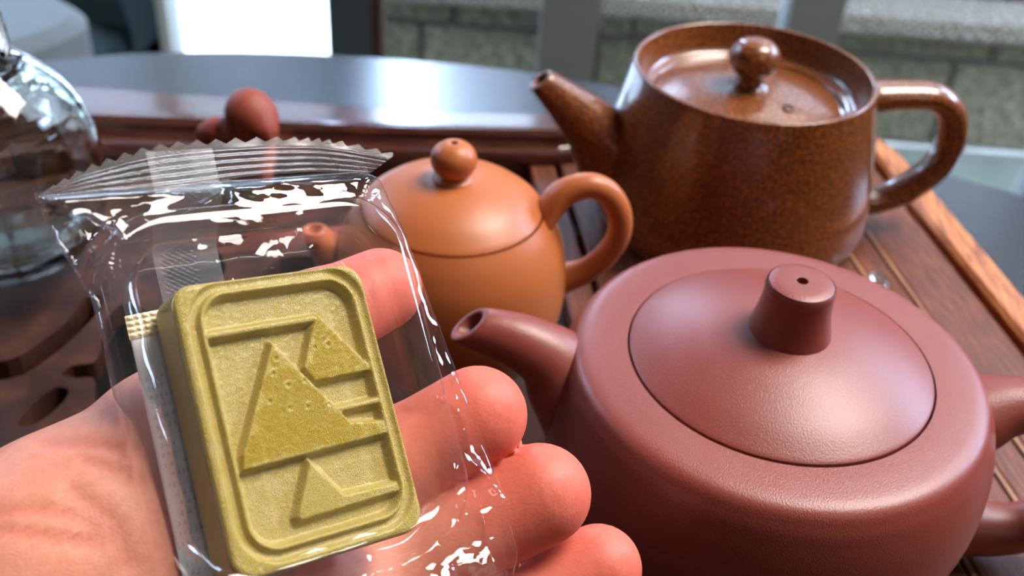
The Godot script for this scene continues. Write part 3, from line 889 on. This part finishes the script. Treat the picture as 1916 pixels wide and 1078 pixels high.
func small_things() -> void:
	# clay tea pet on the rear rim
	var parts := [[Vector3(-0.1035, 0.0262, -0.3520), Vector3(-0.1015, 0.0250, -0.3512), 0.0094, 0.0090], [Vector3(-0.1060, 0.0085, -0.3525), Vector3(-0.1050, 0.0170, -0.3525), 0.0110, 0.0092], [Vector3(-0.1205, 0.0150, -0.3540), Vector3(-0.1175, 0.0165, -0.3535), 0.0052, 0.0058],
		[Vector3(-0.0965, 0.0225, -0.3460), Vector3(-0.0955, 0.0215, -0.3455), 0.0040, 0.0036], [Vector3(-0.0985, 0.0030, -0.3450), Vector3(-0.0995, 0.0100, -0.3470), 0.0036, 0.0036], [Vector3(-0.1120, 0.0030, -0.3450), Vector3(-0.1115, 0.0100, -0.3470), 0.0036, 0.0036]]
	var org := Vector3(-0.1075, 0.0001, -0.352)
	var f := func(p: Vector3) -> float:
		var w := p + org
		var d := 1.0
		for q in parts: d = smin(d, capsule(w, q[0], q[1], q[2], q[3]), 0.004)
		var cut := capsule(w, Vector3(-0.1000, 0.0222, -0.3424), Vector3(-0.0925, 0.0222, -0.3445), 0.0008, 0.0008)
		return maxf(maxf(d, -cut), -p.y)
	var mb := nets(Vector3(-0.024, -0.002, -0.016), Vector3(0.020, 0.038, 0.018), 0.0009, f)
	mb.close_out()
	var pet := thing("tea_pet", org)
	put("body", mb.mesh(), M.pet_clay if M.has("pet_clay") else tri_tex(mat(Color.WHITE, 0.6), tex(0.1, [[0.0, Color8(128, 52, 34)], [1.0, Color8(160, 72, 48)]], 256, 3, 71), Vector3(20, 20, 20)), pet)
	tag(pet, "small reddish clay figure with rounded head before the rear rim of the tray", "figurine")
	# drops of water and crumbs of tea on the planks
	var rng := RandomNumberGenerator.new()
	rng.seed = 4
	var drop := lathe([Vector3(0, 0, 0), Vector3(1.0, 0.0, -1), Vector3(1.02, 0.1, -1), Vector3(0.8, 0.38, -1), Vector3(0.4, 0.52, -1), Vector3(0, 0.55, 0)], 32, 1.0)
	var spots := [[0.1315, -0.3085, 0.0030, "longest water drop on the planks behind the red teapot"], [0.1352, -0.2985, 0.0016, "small round water drop on the planks nearest the red teapot lid"]]
	for q in spots:
		var o := put("water_drop", drop, M.water)
		o.position = Vector3(q[0], 0.0002, q[1])
		o.scale = Vector3(q[2], q[2], q[2] * (2.0 if q[2] > 0.002 else 1.0))
		tag(o, q[3], "water drop")
	var crumb := mat(Color8(170, 140, 60), 0.7)
	var cm := lathe([Vector3(0, 0, 0), Vector3(0.8, 0.1, -1), Vector3(1.0, 0.5, -1), Vector3(0.5, 0.9, -1), Vector3(0, 1.0, 0)], 7, 0.00055, 0.2)
	var crumbs := [[0.1512, -0.2490, 2.0, "pale tea crumb on the widest plank, farthest from the viewer"], [0.1475, -0.2330, 1.5, "yellowish tea crumb on the plank just above the red handle root"], [0.1495, -0.2080, 1.6, "tea crumb lying under the arch of the red teapot handle, nearest the pale seam"], [0.1540, -0.2020, 1.3, "tea crumb under the red teapot handle, close to the right edge of the photo"], [0.1465, -0.1975, 1.2, "lowest tea crumb, beside the red teapot body under its handle"]]
	for q in crumbs:
		var o := put("tea_crumb", cm, crumb)
		o.position = Vector3(q[0], 0.0001, q[1])
		o.scale = Vector3(q[2], 0.8, q[2] * rng.randf_range(0.5, 0.9))
		o.rotation.y = rng.randf() * TAU
		tag(o, q[3], "crumb", "tea crumbs on the planks")

func armchair() -> void:
	var t := thing("teal_armchair", Vector3(-0.895, FLOOR, -1.04))
	for q in [[-0.03, 0.3, 0.0, 0.62, 0.28, 0.66], [-0.03, 0.6, 0.27, 0.6, 0.7, 0.12], [-0.31, 0.305, 0.0, 0.13, 0.288, 0.68], [0.3, 0.305, 0.0, 0.14, 0.288, 0.68], [0.24, 0.31, -0.295, 0.26, 0.37, 0.10]]:
		put("upholstery", bevel_box(Vector3(q[3], q[4], q[5]), 0.05), M.teal, t).position = Vector3(q[0], q[1], q[2])
	for s in [[-1, -1], [1, -1], [-1, 1], [1, 1]]:
		put("leg", bevel_box(Vector3(0.04, 0.16, 0.04), 0.006), M.leg_wood, t).position = Vector3(s[0] * 0.28, 0.08, s[1] * 0.22)
	tag(t, "dark teal upholstered armchair beyond the table at the top left", "armchair")
	# loose cushion lying on the seat and against the arm
	var poly := PackedVector2Array()
	for k in 48:
		var a := TAU * k / 48
		poly.append(Vector2(signf(cos(a)) * pow(absf(cos(a)), 0.45) * 0.15, signf(sin(a)) * pow(absf(sin(a)), 0.45) * 0.17))
	var cu := put("seat_cushion", slab(poly, 0.0, 0.055, 0.015), M.grey_cloth)
	cu.position = Vector3(-0.725, -0.350, -1.135)
	cu.rotation.y = -0.615
	tag(cu, "pale grey cushion lying on the teal armchair", "cushion")

# ---------------------------------------------------------------- the wrapped cake; lengths in mm in its own frame: x right, y up the cake, z towards the viewer
func packet_frame() -> Transform3D:
	return Transform3D(Basis(Vector3(0.79173739, -0.19441588, -0.57909789), Vector3(-0.33529388, 0.65412177, -0.67801381), Vector3(0.51061719, 0.73097686, 0.45270621)), Vector3(-0.03094494, 0.09933667, -0.11735904))

func rrect(p: Vector2, c: Vector2, half: Vector2, r: float) -> float:
	var q := (p - c).abs() - half + Vector2(r, r)
	return Vector2(maxf(q.x, 0), maxf(q.y, 0)).length() + minf(maxf(q.x, q.y), 0) - r

func seg(p: Vector2, a: Vector2, b: Vector2) -> float:
	var ab := b - a
	return p.distance_to(a + ab * clampf((p - a).dot(ab) / ab.length_squared(), 0, 1))

func poly_d(p: Vector2, poly: PackedVector2Array) -> float:
	var d := 1e9
	for k in poly.size(): d = minf(d, seg(p, poly[k], poly[(k + 1) % poly.size()]))
	return -d if Geometry2D.is_point_in_polygon(p, poly) else d

var T1 := PackedVector2Array([Vector2(-2.2, 11.7), Vector2(7.6, -3.2), Vector2(13.4, -4.2), Vector2(13.4, -6.4), Vector2(-11.4, -6.9), Vector2(-10.9, -4.6)])
var T2 := PackedVector2Array([Vector2(6.5, 14.9), Vector2(13.2, 5.4), Vector2(13.2, 4.2), Vector2(3.2, 4.1), Vector2(1.9, 6.7), Vector2(5.0, 13.0)])
var T3 := PackedVector2Array([Vector2(-0.7, -7.3), Vector2(3.6, -13.9), Vector2(13.0, -14.2), Vector2(13.0, -15.8), Vector2(-4.4, -16.2), Vector2(-4.8, -15.4)])
var pits := [Vector2(-1.8, 10.6), Vector2(-2.2, 8.9), Vector2(-3.2, 6.6), Vector2(-1.3, 4.4), Vector2(1.6, 4.6), Vector2(-4.7, 2.5), Vector2(-1.9, 0.9), Vector2(1.0, 0.5), Vector2(4.7, 0.2), Vector2(4.6, 9.6), Vector2(7.0, 9.6), Vector2(1.0, 7.0)]

func cake_height(p: Vector2) -> float:
	var edge := rrect(p, Vector2.ZERO, Vector2(16, 22.5), 3.6)
	var ring := absf(rrect(p, Vector2(0.6, 0.6), Vector2(12.95, 19.75), 4.6))
	var inside := rrect(p, Vector2(0.6, 0.6), Vector2(12.95, 19.75), 4.6) < 0.0
	var h := 0.0
	var low := -1.95
	if inside: h = low
	else: h = -1.0 * (1.0 - smoothstep(1.3, 2.2, ring))
	h = maxf(h, lerpf(-0.0, low, smoothstep(0.1, 1.15, ring)))
	if inside:
		h = maxf(h, lerpf(-0.05, low, smoothstep(0.3, 1.2, seg(p, Vector2(-12, 14.1), Vector2(5.6, 14.2)))))
		h = maxf(h, lerpf(-0.1, low, smoothstep(0.25, 1.15, seg(p, Vector2(6.0, -0.9), Vector2(13.4, -0.8)))))
		h = maxf(h, lerpf(-0.05, low, smoothstep(-0.3, 0.6, poly_d(p, T1))))
		h = maxf(h, lerpf(-0.12, low, smoothstep(-0.3, 0.6, poly_d(p, T2))))
		h = maxf(h, lerpf(-0.15, low, smoothstep(-0.4, 0.7, poly_d(p, T3))))
	for q in pits:
		var dq := p.distance_to(q)
		if dq < 1.4: h -= 0.35 * exp(-pow(dq / 0.26, 2)) - 0.08 * exp(-pow((dq - 0.5) / 0.2, 2))
	# rounded outer edge
	var e := maxf(edge + 1.1, 0.0)
	h -= 1.1 - sqrt(maxf(1.21 - e * e, 0.0))
	return h

func packet() -> void:
	var fr := packet_frame()
	# --- cake
	var nz := noise(0.9, FastNoiseLite.TYPE_SIMPLEX_SMOOTH, 4, 3)
	var nw := noise(0.28, FastNoiseLite.TYPE_SIMPLEX_SMOOTH, 4, 8)
	var dry := Color8(212, 194, 130).srgb_to_linear()
	var mid := Color8(203, 180, 84).srgb_to_linear()
	var wet := Color8(190, 160, 14).srgb_to_linear()
	var mb := Mb.new()
	var nu := 150
	var nv := 216
	for j in nv + 1:
		var v := lerpf(-22.499, 22.499, float(j) / nv)
		var dv := maxf(absf(v) - (22.5 - 3.6), 0.0)
		var w := 16.0 - (3.6 - sqrt(maxf(3.6 * 3.6 - dv * dv, 0.0)))
		for i in nu + 1:
			var p := Vector2(lerpf(-w, w, float(i) / nu), v)
			var h := cake_height(p)
			var n := nz.get_noise_2d(p.x, p.y)
			var wz := nw.get_noise_2d(p.x, p.y)
			h += n * 0.07
			var damp := maxf(smoothstep(0.3, -0.5, poly_d(p, T1) + wz * 2.2 + 0.6), smoothstep(0.3, -0.5, poly_d(p, T2) + wz * 2.2 + 0.5))
			for q in pits:
				damp *= 1.0 - 0.75 * exp(-pow((p.distance_to(q) - 0.55) / 0.26, 2)) * (0.6 + wz)
			if h < -0.7: damp = 0.0
			var col := dry.lerp(mid, clampf(0.5 + n * 0.5 + wz * 0.5 + smoothstep(-0.8, -0.1, h) * 0.4, 0, 1)).lerp(wet, clampf(damp, 0, 1))
			mb.add(Vector3(p.x, p.y, h) * 0.001, col)
	mb.grid(nv + 1, nu + 1, 0)
	var loop := []
	for i in nu + 1: loop.append(i)
	for j in range(1, nv + 1): loop.append(j * (nu + 1) + nu)
	for i in range(nu - 1, -1, -1): loop.append(nv * (nu + 1) + i)
	for j in range(nv - 1, 0, -1): loop.append(j * (nu + 1))
	var base := mb.v.size()
	for q in [[-3.0, 1.004], [-8.6, 1.012], [-9.6, 0.985], [-9.7, 0.3], [-9.7, 0.01]]:
		for k in loop:
			var p: Vector3 = mb.v[k]
			mb.add(Vector3(p.x * q[1], p.y * q[1], q[0] * 0.001 + (nz.get_noise_2d(p.x * 1000 + q[0], p.y * 1000) * 0.00012)), mid)
	var n_loop := loop.size()
	for k in n_loop:
		mb.quad(loop[k], loop[(k + 1) % n_loop], base + (k + 1) % n_loop, base + k)
	mb.grid(5, n_loop, base, true)
	mb.close_out()
	var cake := put("bean_cake", mb.mesh(), M.cake)
	cake.transform = fr
	tag(cake, "pressed olive green bean cake with raised triangles and border, in clear wrapping", "cake")
	# --- clear plastic tray: rounded rectangular shell
	var rr := [[-11.6, 4.2, 0.02], [-11.6, 4.2, 0.55], [-11.6, 4.2, 0.97], [-11.2, 3.3, 1.0], [-10.0, 2.7, 1.0], [-6.0, 2.4, 1.0], [-2.6, 2.2, 1.0]]
	for k in 15:
		var w := lerpf(-0.62, 0.62, k / 14.0)
		rr.append([-4.2 + 4.2 * cos(w), 0.0 - 4.2 * sin(w), 1.0])
	rr[6] = [-2.2, 2.55, 1.0]
	rr.append([-1.5, -2.6, 1.0])
	rr.append([-2.2, -2.7, 1.0])
	mb = Mb.new()
	var segs := 200
	for q in rr:
		for k in segs:
			var a := TAU * k / segs
			var inset: float = q[1]
			if q[1] < 2.6 and q[1] > 1.2 and q[0] > -3.0:
				inset += 0.3 * pow(absf(sin(k * 0.31)), 3.0)
			var p := rr_point(a, Vector2(0.45, 4.7), Vector2(23.4 - inset, 27.6 - inset), 9.0 - inset * 0.8)
			p = Vector2(0.45, 4.7).lerp(p, q[2])
			mb.add(Vector3(p.x, p.y, q[0]) * 0.001)
	mb.grid(rr.size(), segs, 0, true)
	var tr := put("plastic_tray", mb.mesh(), M.tray)
	tr.transform = fr
	tag(tr, "clear moulded plastic tray around the green bean cake", "tray")
	# --- paper sachet lying under the cake: crimped top edge with embossed dots, faint blue print
	var im := Image.create(192, 384, false, Image.FORMAT_RGB8)
	im.fill(Color8(206, 204, 208))
	var rng := RandomNumberGenerator.new()
	rng.seed = 12
	for row in 22:
		var y := 60 + row * 14
		var x := 6
		while x < 180:
			var w := rng.randi_range(2, 6)
			if rng.randf() < 0.75:
				im.fill_rect(Rect2i(x, y + rng.randi_range(0, 2), w, 2), Color8(158, 166, 198))
				im.fill_rect(Rect2i(x + w / 2, y - 3, 2, rng.randi_range(4, 9)), Color8(164, 171, 200))
			x += w + 3
	var pm := mat(Color.WHITE, 0.4, 0.6)
	pm.albedo_texture = ImageTexture.create_from_image(im)
	var gm := mat(Color8(214, 194, 150), 0.35, 0.7)
	gm.metallic = 0.3
	var sachet := thing("paper_sachet")
	sachet.transform = fr
	mb = Mb.new()
	for j in 61:
		for i in 41:
			var u := i / 40.0
			var v := j / 60.0
			var puff := pow(sin(u * PI), 0.5) * pow(sin(clampf(v, 0.001, 0.999) * PI), 0.5)
			var wr := nw.get_noise_2d(u * 20.0, v * 40.0)
			mb.add(Vector3(lerpf(-19.9, 4.0, u), lerpf(17.6, -24.0, v) + u * 1.4, -11.2 + 1.1 * puff + 0.35 * wr * puff) * 0.001, Color.WHITE, Vector2(u, v))
	mb.grid(61, 41, 0)
	put("body", mb.mesh(), pm, sachet)
	mb = Mb.new()
	var gn := 60
	for j in 31:
		for i in gn + 1:
			var u := float(i) / gn
			var v := float(j) / 30
			var p := Vector2(lerpf(-20.1, -8.0, u), lerpf(21.4, 17.6, v) + u * 0.7)
			var fx := fposmod(u * 10.0, 1.0) - 0.5
			var fy := fposmod(v * 4.0, 1.0) - 0.5
			mb.add(Vector3(p.x, p.y, -11.0 + 0.26 * exp(-(fx * fx + fy * fy) / 0.06)) * 0.001)
	mb.grid(31, gn + 1, 0)
	put("crimped_edge", mb.mesh(), gm, sachet).set_meta("label", "pale gold edge with rows of embossed dots")
	tag(sachet, "off-white sachet with blue print and dotted gold edge, under the cake's left side", "sachet")
	# --- the film: a flat tube with crumpled ends
	var wrap := thing("film_wrapper")
	wrap.transform = fr
	var left := [[39.6, -30.8], [33.7, -29.3], [28.5, -27.3], [24.9, -25.1], [11.7, -24.9], [-4.4, -24.7], [-18.3, -24.3], [-36.0, -25.0]]
	var right := [[39.1, 24.9], [35.0, 26.1], [27.8, 27.1], [14.6, 28.7], [1.5, 30.3], [-11.4, 31.9], [-23.5, 33.1], [-34.1, 32.5]]
	var look := func(tb: Array, v: float) -> float:
		for k in tb.size() - 1:
			if v <= tb[k][0] and v >= tb[k + 1][0]:
				return lerpf(tb[k][1], tb[k + 1][1], (tb[k][0] - v) / (tb[k][0] - tb[k + 1][0]))
		return tb[0][1] if v > tb[0][0] else tb[tb.size() - 1][1]
	# folds: from, to, height, width
	var folds := [[Vector2(-14.8, 31.2), Vector2(-5.4, 35.6), 1.7, 0.8], [Vector2(-5.4, 35.6), Vector2(-1.4, 41.0), 1.3, 0.8], [Vector2(-25.5, 33.6), Vector2(-20.8, 29.3), 1.5, 0.8], [Vector2(-20.8, 29.3), Vector2(-14.8, 31.2), -1.3, 0.8], [Vector2(-30.0, 37.5), Vector2(-13.4, 37.6), 1.1, 0.8], [Vector2(5.1, 37.6), Vector2(20.7, 40.2), 1.2, 0.7], [Vector2(-1.4, 40.6), Vector2(6.5, 37.8), 1.2, 0.6], [Vector2(23.5, 39.0), Vector2(19.0, 33.0), 1.0, 0.7], [Vector2(24.0, 39.0), Vector2(26.5, 29.0), -0.7, 0.8], [Vector2(-25.0, 24.2), Vector2(-18.5, 31.0), 0.9, 0.6], [Vector2(-27.3, 27.5), Vector2(-19.4, 32.5), -0.8, 0.7], [Vector2(-24.6, 22.0), Vector2(-22.5, 31.0), 0.7, 0.6],
		[Vector2(27.5, -15.0), Vector2(32.2, -24.0), 0.8, 1.0], [Vector2(22.0, -25.5), Vector2(32.0, -21.5), 0.7, 1.0], [Vector2(12.0, -30.0), Vector2(29.0, -24.0), -0.4, 1.3], [Vector2(2.0, -33.0), Vector2(26.0, -28.5), 0.4, 1.5], [Vector2(-20.0, -30.0), Vector2(5.0, -27.0), 0.9, 0.8], [Vector2(8.0, -34.5), Vector2(31.5, -32.5), 0.6, 0.7], [Vector2(5.0, -24.5), Vector2(0.0, -31.0), 0.6, 0.7]]
	var nf := noise(0.13, FastNoiseLite.TYPE_SIMPLEX_SMOOTH, 3, 21)
	var tc := Vector2(0.45, 4.7)
	mb = Mb.new()
	var rows := 210
	var cols := 170
	for j in rows + 1:
		var v := lerpf(40.4, -36.0, float(j) / rows)
		var l: float = look.call(left, v)
		var r: float = look.call(right, v)
		var flat := maxf(smoothstep(36.5, 40.4, v), smoothstep(-30.0, -36.0, v))
		for k in cols:
			var s := float(k) / cols
			var front := s < 0.5
			var x := (s * 2.0 if front else 2.0 - s * 2.0)
			var u := lerpf(l, r, 0.5 - 0.5 * cos(x * PI) if x < 0.08 or x > 0.92 else x)
			u = lerpf(l, r, x)
			var p := Vector2(u, v)
			var d := rrect(p, tc, Vector2(24.1, 28.3), 9.0)
			var side := clampf(minf(p.x - l, r - p.x) / 1.6, 0.0, 1.0)
			var round := sqrt(1.0 - (1.0 - side) * (1.0 - side))
			var loose := smoothstep(0.5, 4.0, d)
			var h := 0.0
			if front:
				h = lerpf(-5.0, 0.55 - 0.25 * smoothstep(-2.0, -12.0, d) - 0.7 * loose, round)
				for f in folds:
					var ds := seg(p, f[0], f[1])
					if ds < 4.0: h += f[2] * exp(-pow(ds / f[3], 1.0)) * round * (1.0 - flat) * smoothstep(-0.3, 1.5, d)
				h += nf.get_noise_2d(p.x, p.y) * (0.08 + 0.3 * loose) * round * (1.0 - flat) * (1.0 if d > -1.0 else 0.4)
			else:
				h = lerpf(-5.0, -12.4 + 4.0 * loose, round)
				h += nf.get_noise_2d(p.x + 90, p.y) * (0.1 + 0.8 * loose) * round
			h = lerpf(h, -4.6 + (0.12 if front else -0.12), flat)
			mb.add(Vector3(p.x, p.y, h) * 0.001)
	mb.grid(rows + 1, cols, 0, true)
	put("film", mb.mesh(), M.film, wrap)
	# sealed ends with a zigzag cut and pressed ridges
	var top_lo := [Vector3(-30.9, 39.4, -4.6), Vector3(-22.1, 39.6, -4.4), Vector3(-12.4, 39.6, -4.2), Vector3(-0.6, 40.4, -4.4), Vector3(6.9, 40.6, -4.6), Vector3(15.7, 40.6, -4.8), Vector3(25.2, 39.6, -5.0)]
	var top_hi := [Vector3(-28.7, 41.0, -5.2), Vector3(-21.1, 44.5, -6.1), Vector3(-10.7, 47.3, -6.6), Vector3(0.9, 47.7, -6.5), Vector3(13.4, 47.4, -6.3), Vector3(21.3, 46.3, -6.2), Vector3(31.8, 43.2, -5.8)]
	end_seal(wrap, top_lo, top_hi, 22)
	end_seal(wrap, [Vector3(-27, -36, -4.6), Vector3(0, -36, -4.6), Vector3(29.8, -36, -4.6)], [Vector3(-27, -44, -5.2), Vector3(0, -44.5, -5.0), Vector3(30, -43.5, -5.4)], 22)
	# fin seal: an overlapping strip down the back, embossed with small dashes
	mb = Mb.new()
	rows = 330
	cols = 44
	for j in rows + 1:
		var v := lerpf(46.0, -36.0, float(j) / rows)
		for i in cols + 1:
			var x := float(i) / cols
			var u := lerpf(-13.2, -2.4, x)
			var dash := 0.18 * sin(v * TAU / 0.95) * sin(u * TAU / 1.25 + floorf(v / 0.95) * 0.8)
			if x > 0.62 or x < 0.1: dash = 0.0
			var h := lerpf(-13.0, -4.95, smoothstep(31.0, 39.0, v)) + dash * 0.9
			mb.add(Vector3(u, v, h) * 0.001)
	mb.grid(rows + 1, cols + 1, 0)
	put("fin_seal", mb.mesh(), M.fin, wrap)
	tag(wrap, "clear plastic film wrapper with zigzag sealed end, held in the hand", "wrapper")

func rr_point(a: float, c: Vector2, half: Vector2, r: float) -> Vector2:
	# point on a rounded rectangle, evenly spread along its outline
	r = maxf(r, 0.5)
	var sx := half.x - r
	var sy := half.y - r
	var q := PI * r / 2.0
	var total := 4.0 * (sx + sy) + 4.0 * q
	var s := fposmod(a / TAU, 1.0) * total
	var corners := [[Vector2(sx, -sy), 0.0, 2 * sy, Vector2(r, 0), Vector2(0, 1)], [Vector2(sx, sy), 0.5, 2 * sx, Vector2(0, r), Vector2(-1, 0)], [Vector2(-sx, sy), 1.0, 2 * sy, Vector2(-r, 0), Vector2(0, -1)], [Vector2(-sx, -sy), 1.5, 2 * sx, Vector2(0, -r), Vector2(1, 0)]]
	for k in 4:
		var g = corners[k]
		if s < g[2]: return c + g[0] + g[3] + g[4] * s
		s -= g[2]
		if s < q:
			var w: float = s / r + g[1] * PI
			return c + corners[(k + 1) % 4][0] + Vector2(cos(w), sin(w)) * r
		s -= q
	return c + Vector2(half.x, -sy)

func end_seal(parent: Node3D, lo: Array, hi: Array, teeth: int) -> void:
	var A := spline(lo, 60)
	var Bq := spline(hi, 60)
	var n := 440
	var m := 56
	var mb := Mb.new()
	for i in n + 1:
		var s := float(i) / n
		var fa := s * (A.size() - 1)
		var a: Vector3 = A[int(fa)].lerp(A[mini(int(fa) + 1, A.size() - 1)], fa - int(fa))
		var fb := s * (Bq.size() - 1)
		var b: Vector3 = Bq[int(fb)].lerp(Bq[mini(int(fb) + 1, Bq.size() - 1)], fb - int(fb))
		var z := fposmod(s * teeth, 1.0)
		var tooth: float = (1.0 - absf(z * 2.0 - 1.0)) * 1.25 - 0.5
		var bn := (b - a).normalized()
		for j in m + 1:
			var t := float(j) / m
			var p := a.lerp(b, t) + bn * tooth * smoothstep(0.85, 1.0, t)
			var ridge := sin(t * TAU * 5.5) * 0.3 * smoothstep(0.0, 0.06, t) * (1.0 - smoothstep(0.72, 0.8, t))
			p.z += ridge + (0.05 * sin(s * 41.0 + t * 3.0) + 0.1 * sin(s * 13.0)) * (1.0 - t * 0.6)
			mb.add(p * 0.001)
	mb.grid(n + 1, m + 1, 0)
	put("end_seal", mb.mesh(), M.frosted, parent)

# ---------------------------------------------------------------- the hand, in the frame of the wrapped cake (mm)
var J := {
	"wristA": [-55.7, -33.0, -34.0, 18.0], "thenar": [-31.2, -12.4, -34.0, 17.8], "thumbMCP": [-11.0, 1.9, -30.0, 13.4], "thumbIP": [-1.5, 8.5, -25.0, 9.5], "thumbTip": [8.0, 13.7, -23.0, 8.5],
	"wristB": [-49.8, -42.9, -40.0, 20.0], "palmI": [-15.4, -8.4, -32.0, 15.0], "palmM": [-14.8, -19.4, -33.0, 16.0], "palmR": [-12.6, -30.0, -33.0, 16.0], "palmP": [-8.6, -41.2, -33.0, 16.0],
	"MCPi": [-6.2, -2.0, -27.0, 12.0], "PIPi": [5.7, 11.3, -24.0, 9.8], "DIPi": [16.5, 18.3, -23.0, 8.9], "TIPi": [30.6, 22.0, -21.5, 8.0],
	"MCPm": [0.3, -16.7, -28.0, 12.0], "PIPm": [10.8, -13.9, -28.0, 9.8], "DIPm": [24.3, -10.5, -22.0, 9.2], "TIPm": [38.3, -6.3, -12.0, 9.2],
	"MCPr": [6.1, -29.6, -28.0, 12.0], "PIPr": [19.9, -29.0, -28.0, 9.8], "DIPr": [33.0, -26.5, -20.0, 9.2], "TIPr": [45.7, -23.2, -10.0, 9.4],
	"MCPp": [11.5, -44.5, -28.0, 12.0], "PIPp": [28.9, -46.5, -26.0, 9.0], "DIPp": [41.2, -43.6, -21.0, 8.4], "TIPp": [56.1, -39.7, -13.0, 8.3]}
var palm_bones := [["wristA", "thenar"], ["thenar", "thumbMCP"], ["wristB", "palmI"], ["wristB", "palmM"], ["wristB", "palmR"], ["wristB", "palmP"], ["wristA", "wristB"], ["thenar", "palmM"], ["palmI", "MCPi"], ["palmM", "MCPm"], ["palmR", "MCPr"], ["palmP", "MCPp"]]
var fingers := [[["thumbMCP", "thumbIP"], ["thumbIP", "thumbTip"]], [["MCPi", "PIPi"], ["PIPi", "DIPi"], ["DIPi", "TIPi"]], [["MCPm", "PIPm"], ["PIPm", "DIPm"], ["DIPm", "TIPm"]], [["MCPr", "PIPr"], ["PIPr", "DIPr"], ["DIPr", "TIPr"]], [["MCPp", "PIPp"], ["PIPp", "DIPp"], ["DIPp", "TIPp"]]]

func jp(k: String) -> Vector3: return Vector3(J[k][0], J[k][1], J[k][2])

func hand() -> void:
	var pb := []
	for b in palm_bones: pb.append([jp(b[0]), jp(b[1]), float(J[b[0]][3]), float(J[b[1]][3])])
	var fb := []
	for f in fingers:
		var l := []
		for b in f: l.append([jp(b[0]), jp(b[1]), float(J[b[0]][3]), float(J[b[1]][3])])
		fb.append(l)
	var f := func(p: Vector3) -> float:
		var d := 1e3
		for q in pb: d = smin(d, capsule(p, q[0], q[1], q[2], q[3]), 9.0)
		for l in fb:
			var e := 1e3
			for q in l: e = smin(e, capsule(p, q[0], q[1], q[2], q[3]), 3.0)
			# fingers melt into the palm near their roots but stay apart from each other
			var root: float = clampf(1.0 - (p.distance_to(l[0][0]) - 11.0) / 9.0, 0.0, 1.0)
			d = smin(d, e, 0.3 + 7.0 * root)
		return d
	var mb := nets(Vector3(-78, -66, -62), Vector3(68, 34, 2), 1.0, f)
	# creases of the palm, skin tones
	var creases := [[Vector2(-50, 2.5), Vector2(-41.6, 3.5), Vector2(-37.4, 4.1), Vector2(-32.6, 6.4), Vector2(-29.5, 9.8)]]
	creases = [[Vector2(-48, -4.0), Vector2(-41.6, -3.5), Vector2(-37.4, -4.1), Vector2(-32.6, -6.4), Vector2(-29.5, -9.8)], [Vector2(-48, -4.6), Vector2(-41.9, -5.7), Vector2(-35.4, -9.0), Vector2(-29.8, -11.5)], [Vector2(-32.6, 6.0), Vector2(-26.8, 3.9), Vector2(-22.6, 0.9)], [Vector2(-28.5, 1.4), Vector2(-25.0, -1.1), Vector2(-22.7, -3.7)], [Vector2(-31.9, -2.7), Vector2(-27.7, -8.7), Vector2(-26.7, -15.4)]]
	var nrm := mb.normals()
	var pale := Color8(232, 162, 138).srgb_to_linear()
	var pink := Color8(224, 142, 118).srgb_to_linear()
	var red := Color8(214, 88, 70).srgb_to_linear()
	var nn := noise(0.06, FastNoiseLite.TYPE_SIMPLEX_SMOOTH, 3, 77)
	for i in mb.v.size():
		var p := mb.v[i]
		var tip := 1e3
		for k in ["TIPi", "TIPm", "TIPr", "TIPp", "thumbTip"]: tip = minf(tip, p.distance_to(jp(k)))
		var col := pale.lerp(pink, clampf(0.4 + nn.get_noise_3d(p.x, p.y, p.z) * 0.5, 0, 1)).lerp(red, 0.7 * smoothstep(28.0, 8.0, tip))
		var dc := 0.0
		for c in creases:
			for k in c.size() - 1:
				dc = maxf(dc, exp(-pow(seg(Vector2(p.x, p.y), c[k], c[k + 1]) / 1.35, 2)))
		if p.z > -40.0 and dc > 0.01:
			p -= nrm[i] * dc * 0.55
			col = col.lerp(red, dc * 0.22)
		mb.c[i] = col
		mb.v[i] = p * 0.001
	mb.close_out()
	var t := thing("person")
	t.transform = packet_frame()
	put("hand", mb.mesh(), M.skin, t)
	# nails on the far side of the fingertips
	for q in [["DIPi", "TIPi"], ["DIPm", "TIPm"], ["DIPr", "TIPr"], ["DIPp", "TIPp"]]:
		var a := jp(q[0])
		var b := jp(q[1])
		var r: float = J[q[1]][3]
		var dirv := (b - a).normalized()
		var back := (Vector3(0.25, 0.35, -1.0) - dirv * Vector3(0.25, 0.35, -1.0).dot(dirv)).normalized()
		var sd := dirv.cross(back)
		var nm := Mb.new()
		for i in 13:
			for j in 13:
				var w := lerpf(-0.58, 0.58, i / 12.0)
				var l := lerpf(-0.5, 0.85, j / 12.0)
				var c := b + dirv * (l * r)
				var rad := r * 1.03 * (1.0 if l < 0.0 else sqrt(1.0 - l * l))
				nm.add((c + back * cos(w) * rad * 0.98 + sd * sin(w) * rad * 0.98) * 0.001)
		nm.grid(13, 13, 0)
		put("fingernail", nm.mesh(), M.nail, t)
	tag(t, "bare open hand, palm up, fingertips at right, holding the wrapped green cake", "person")
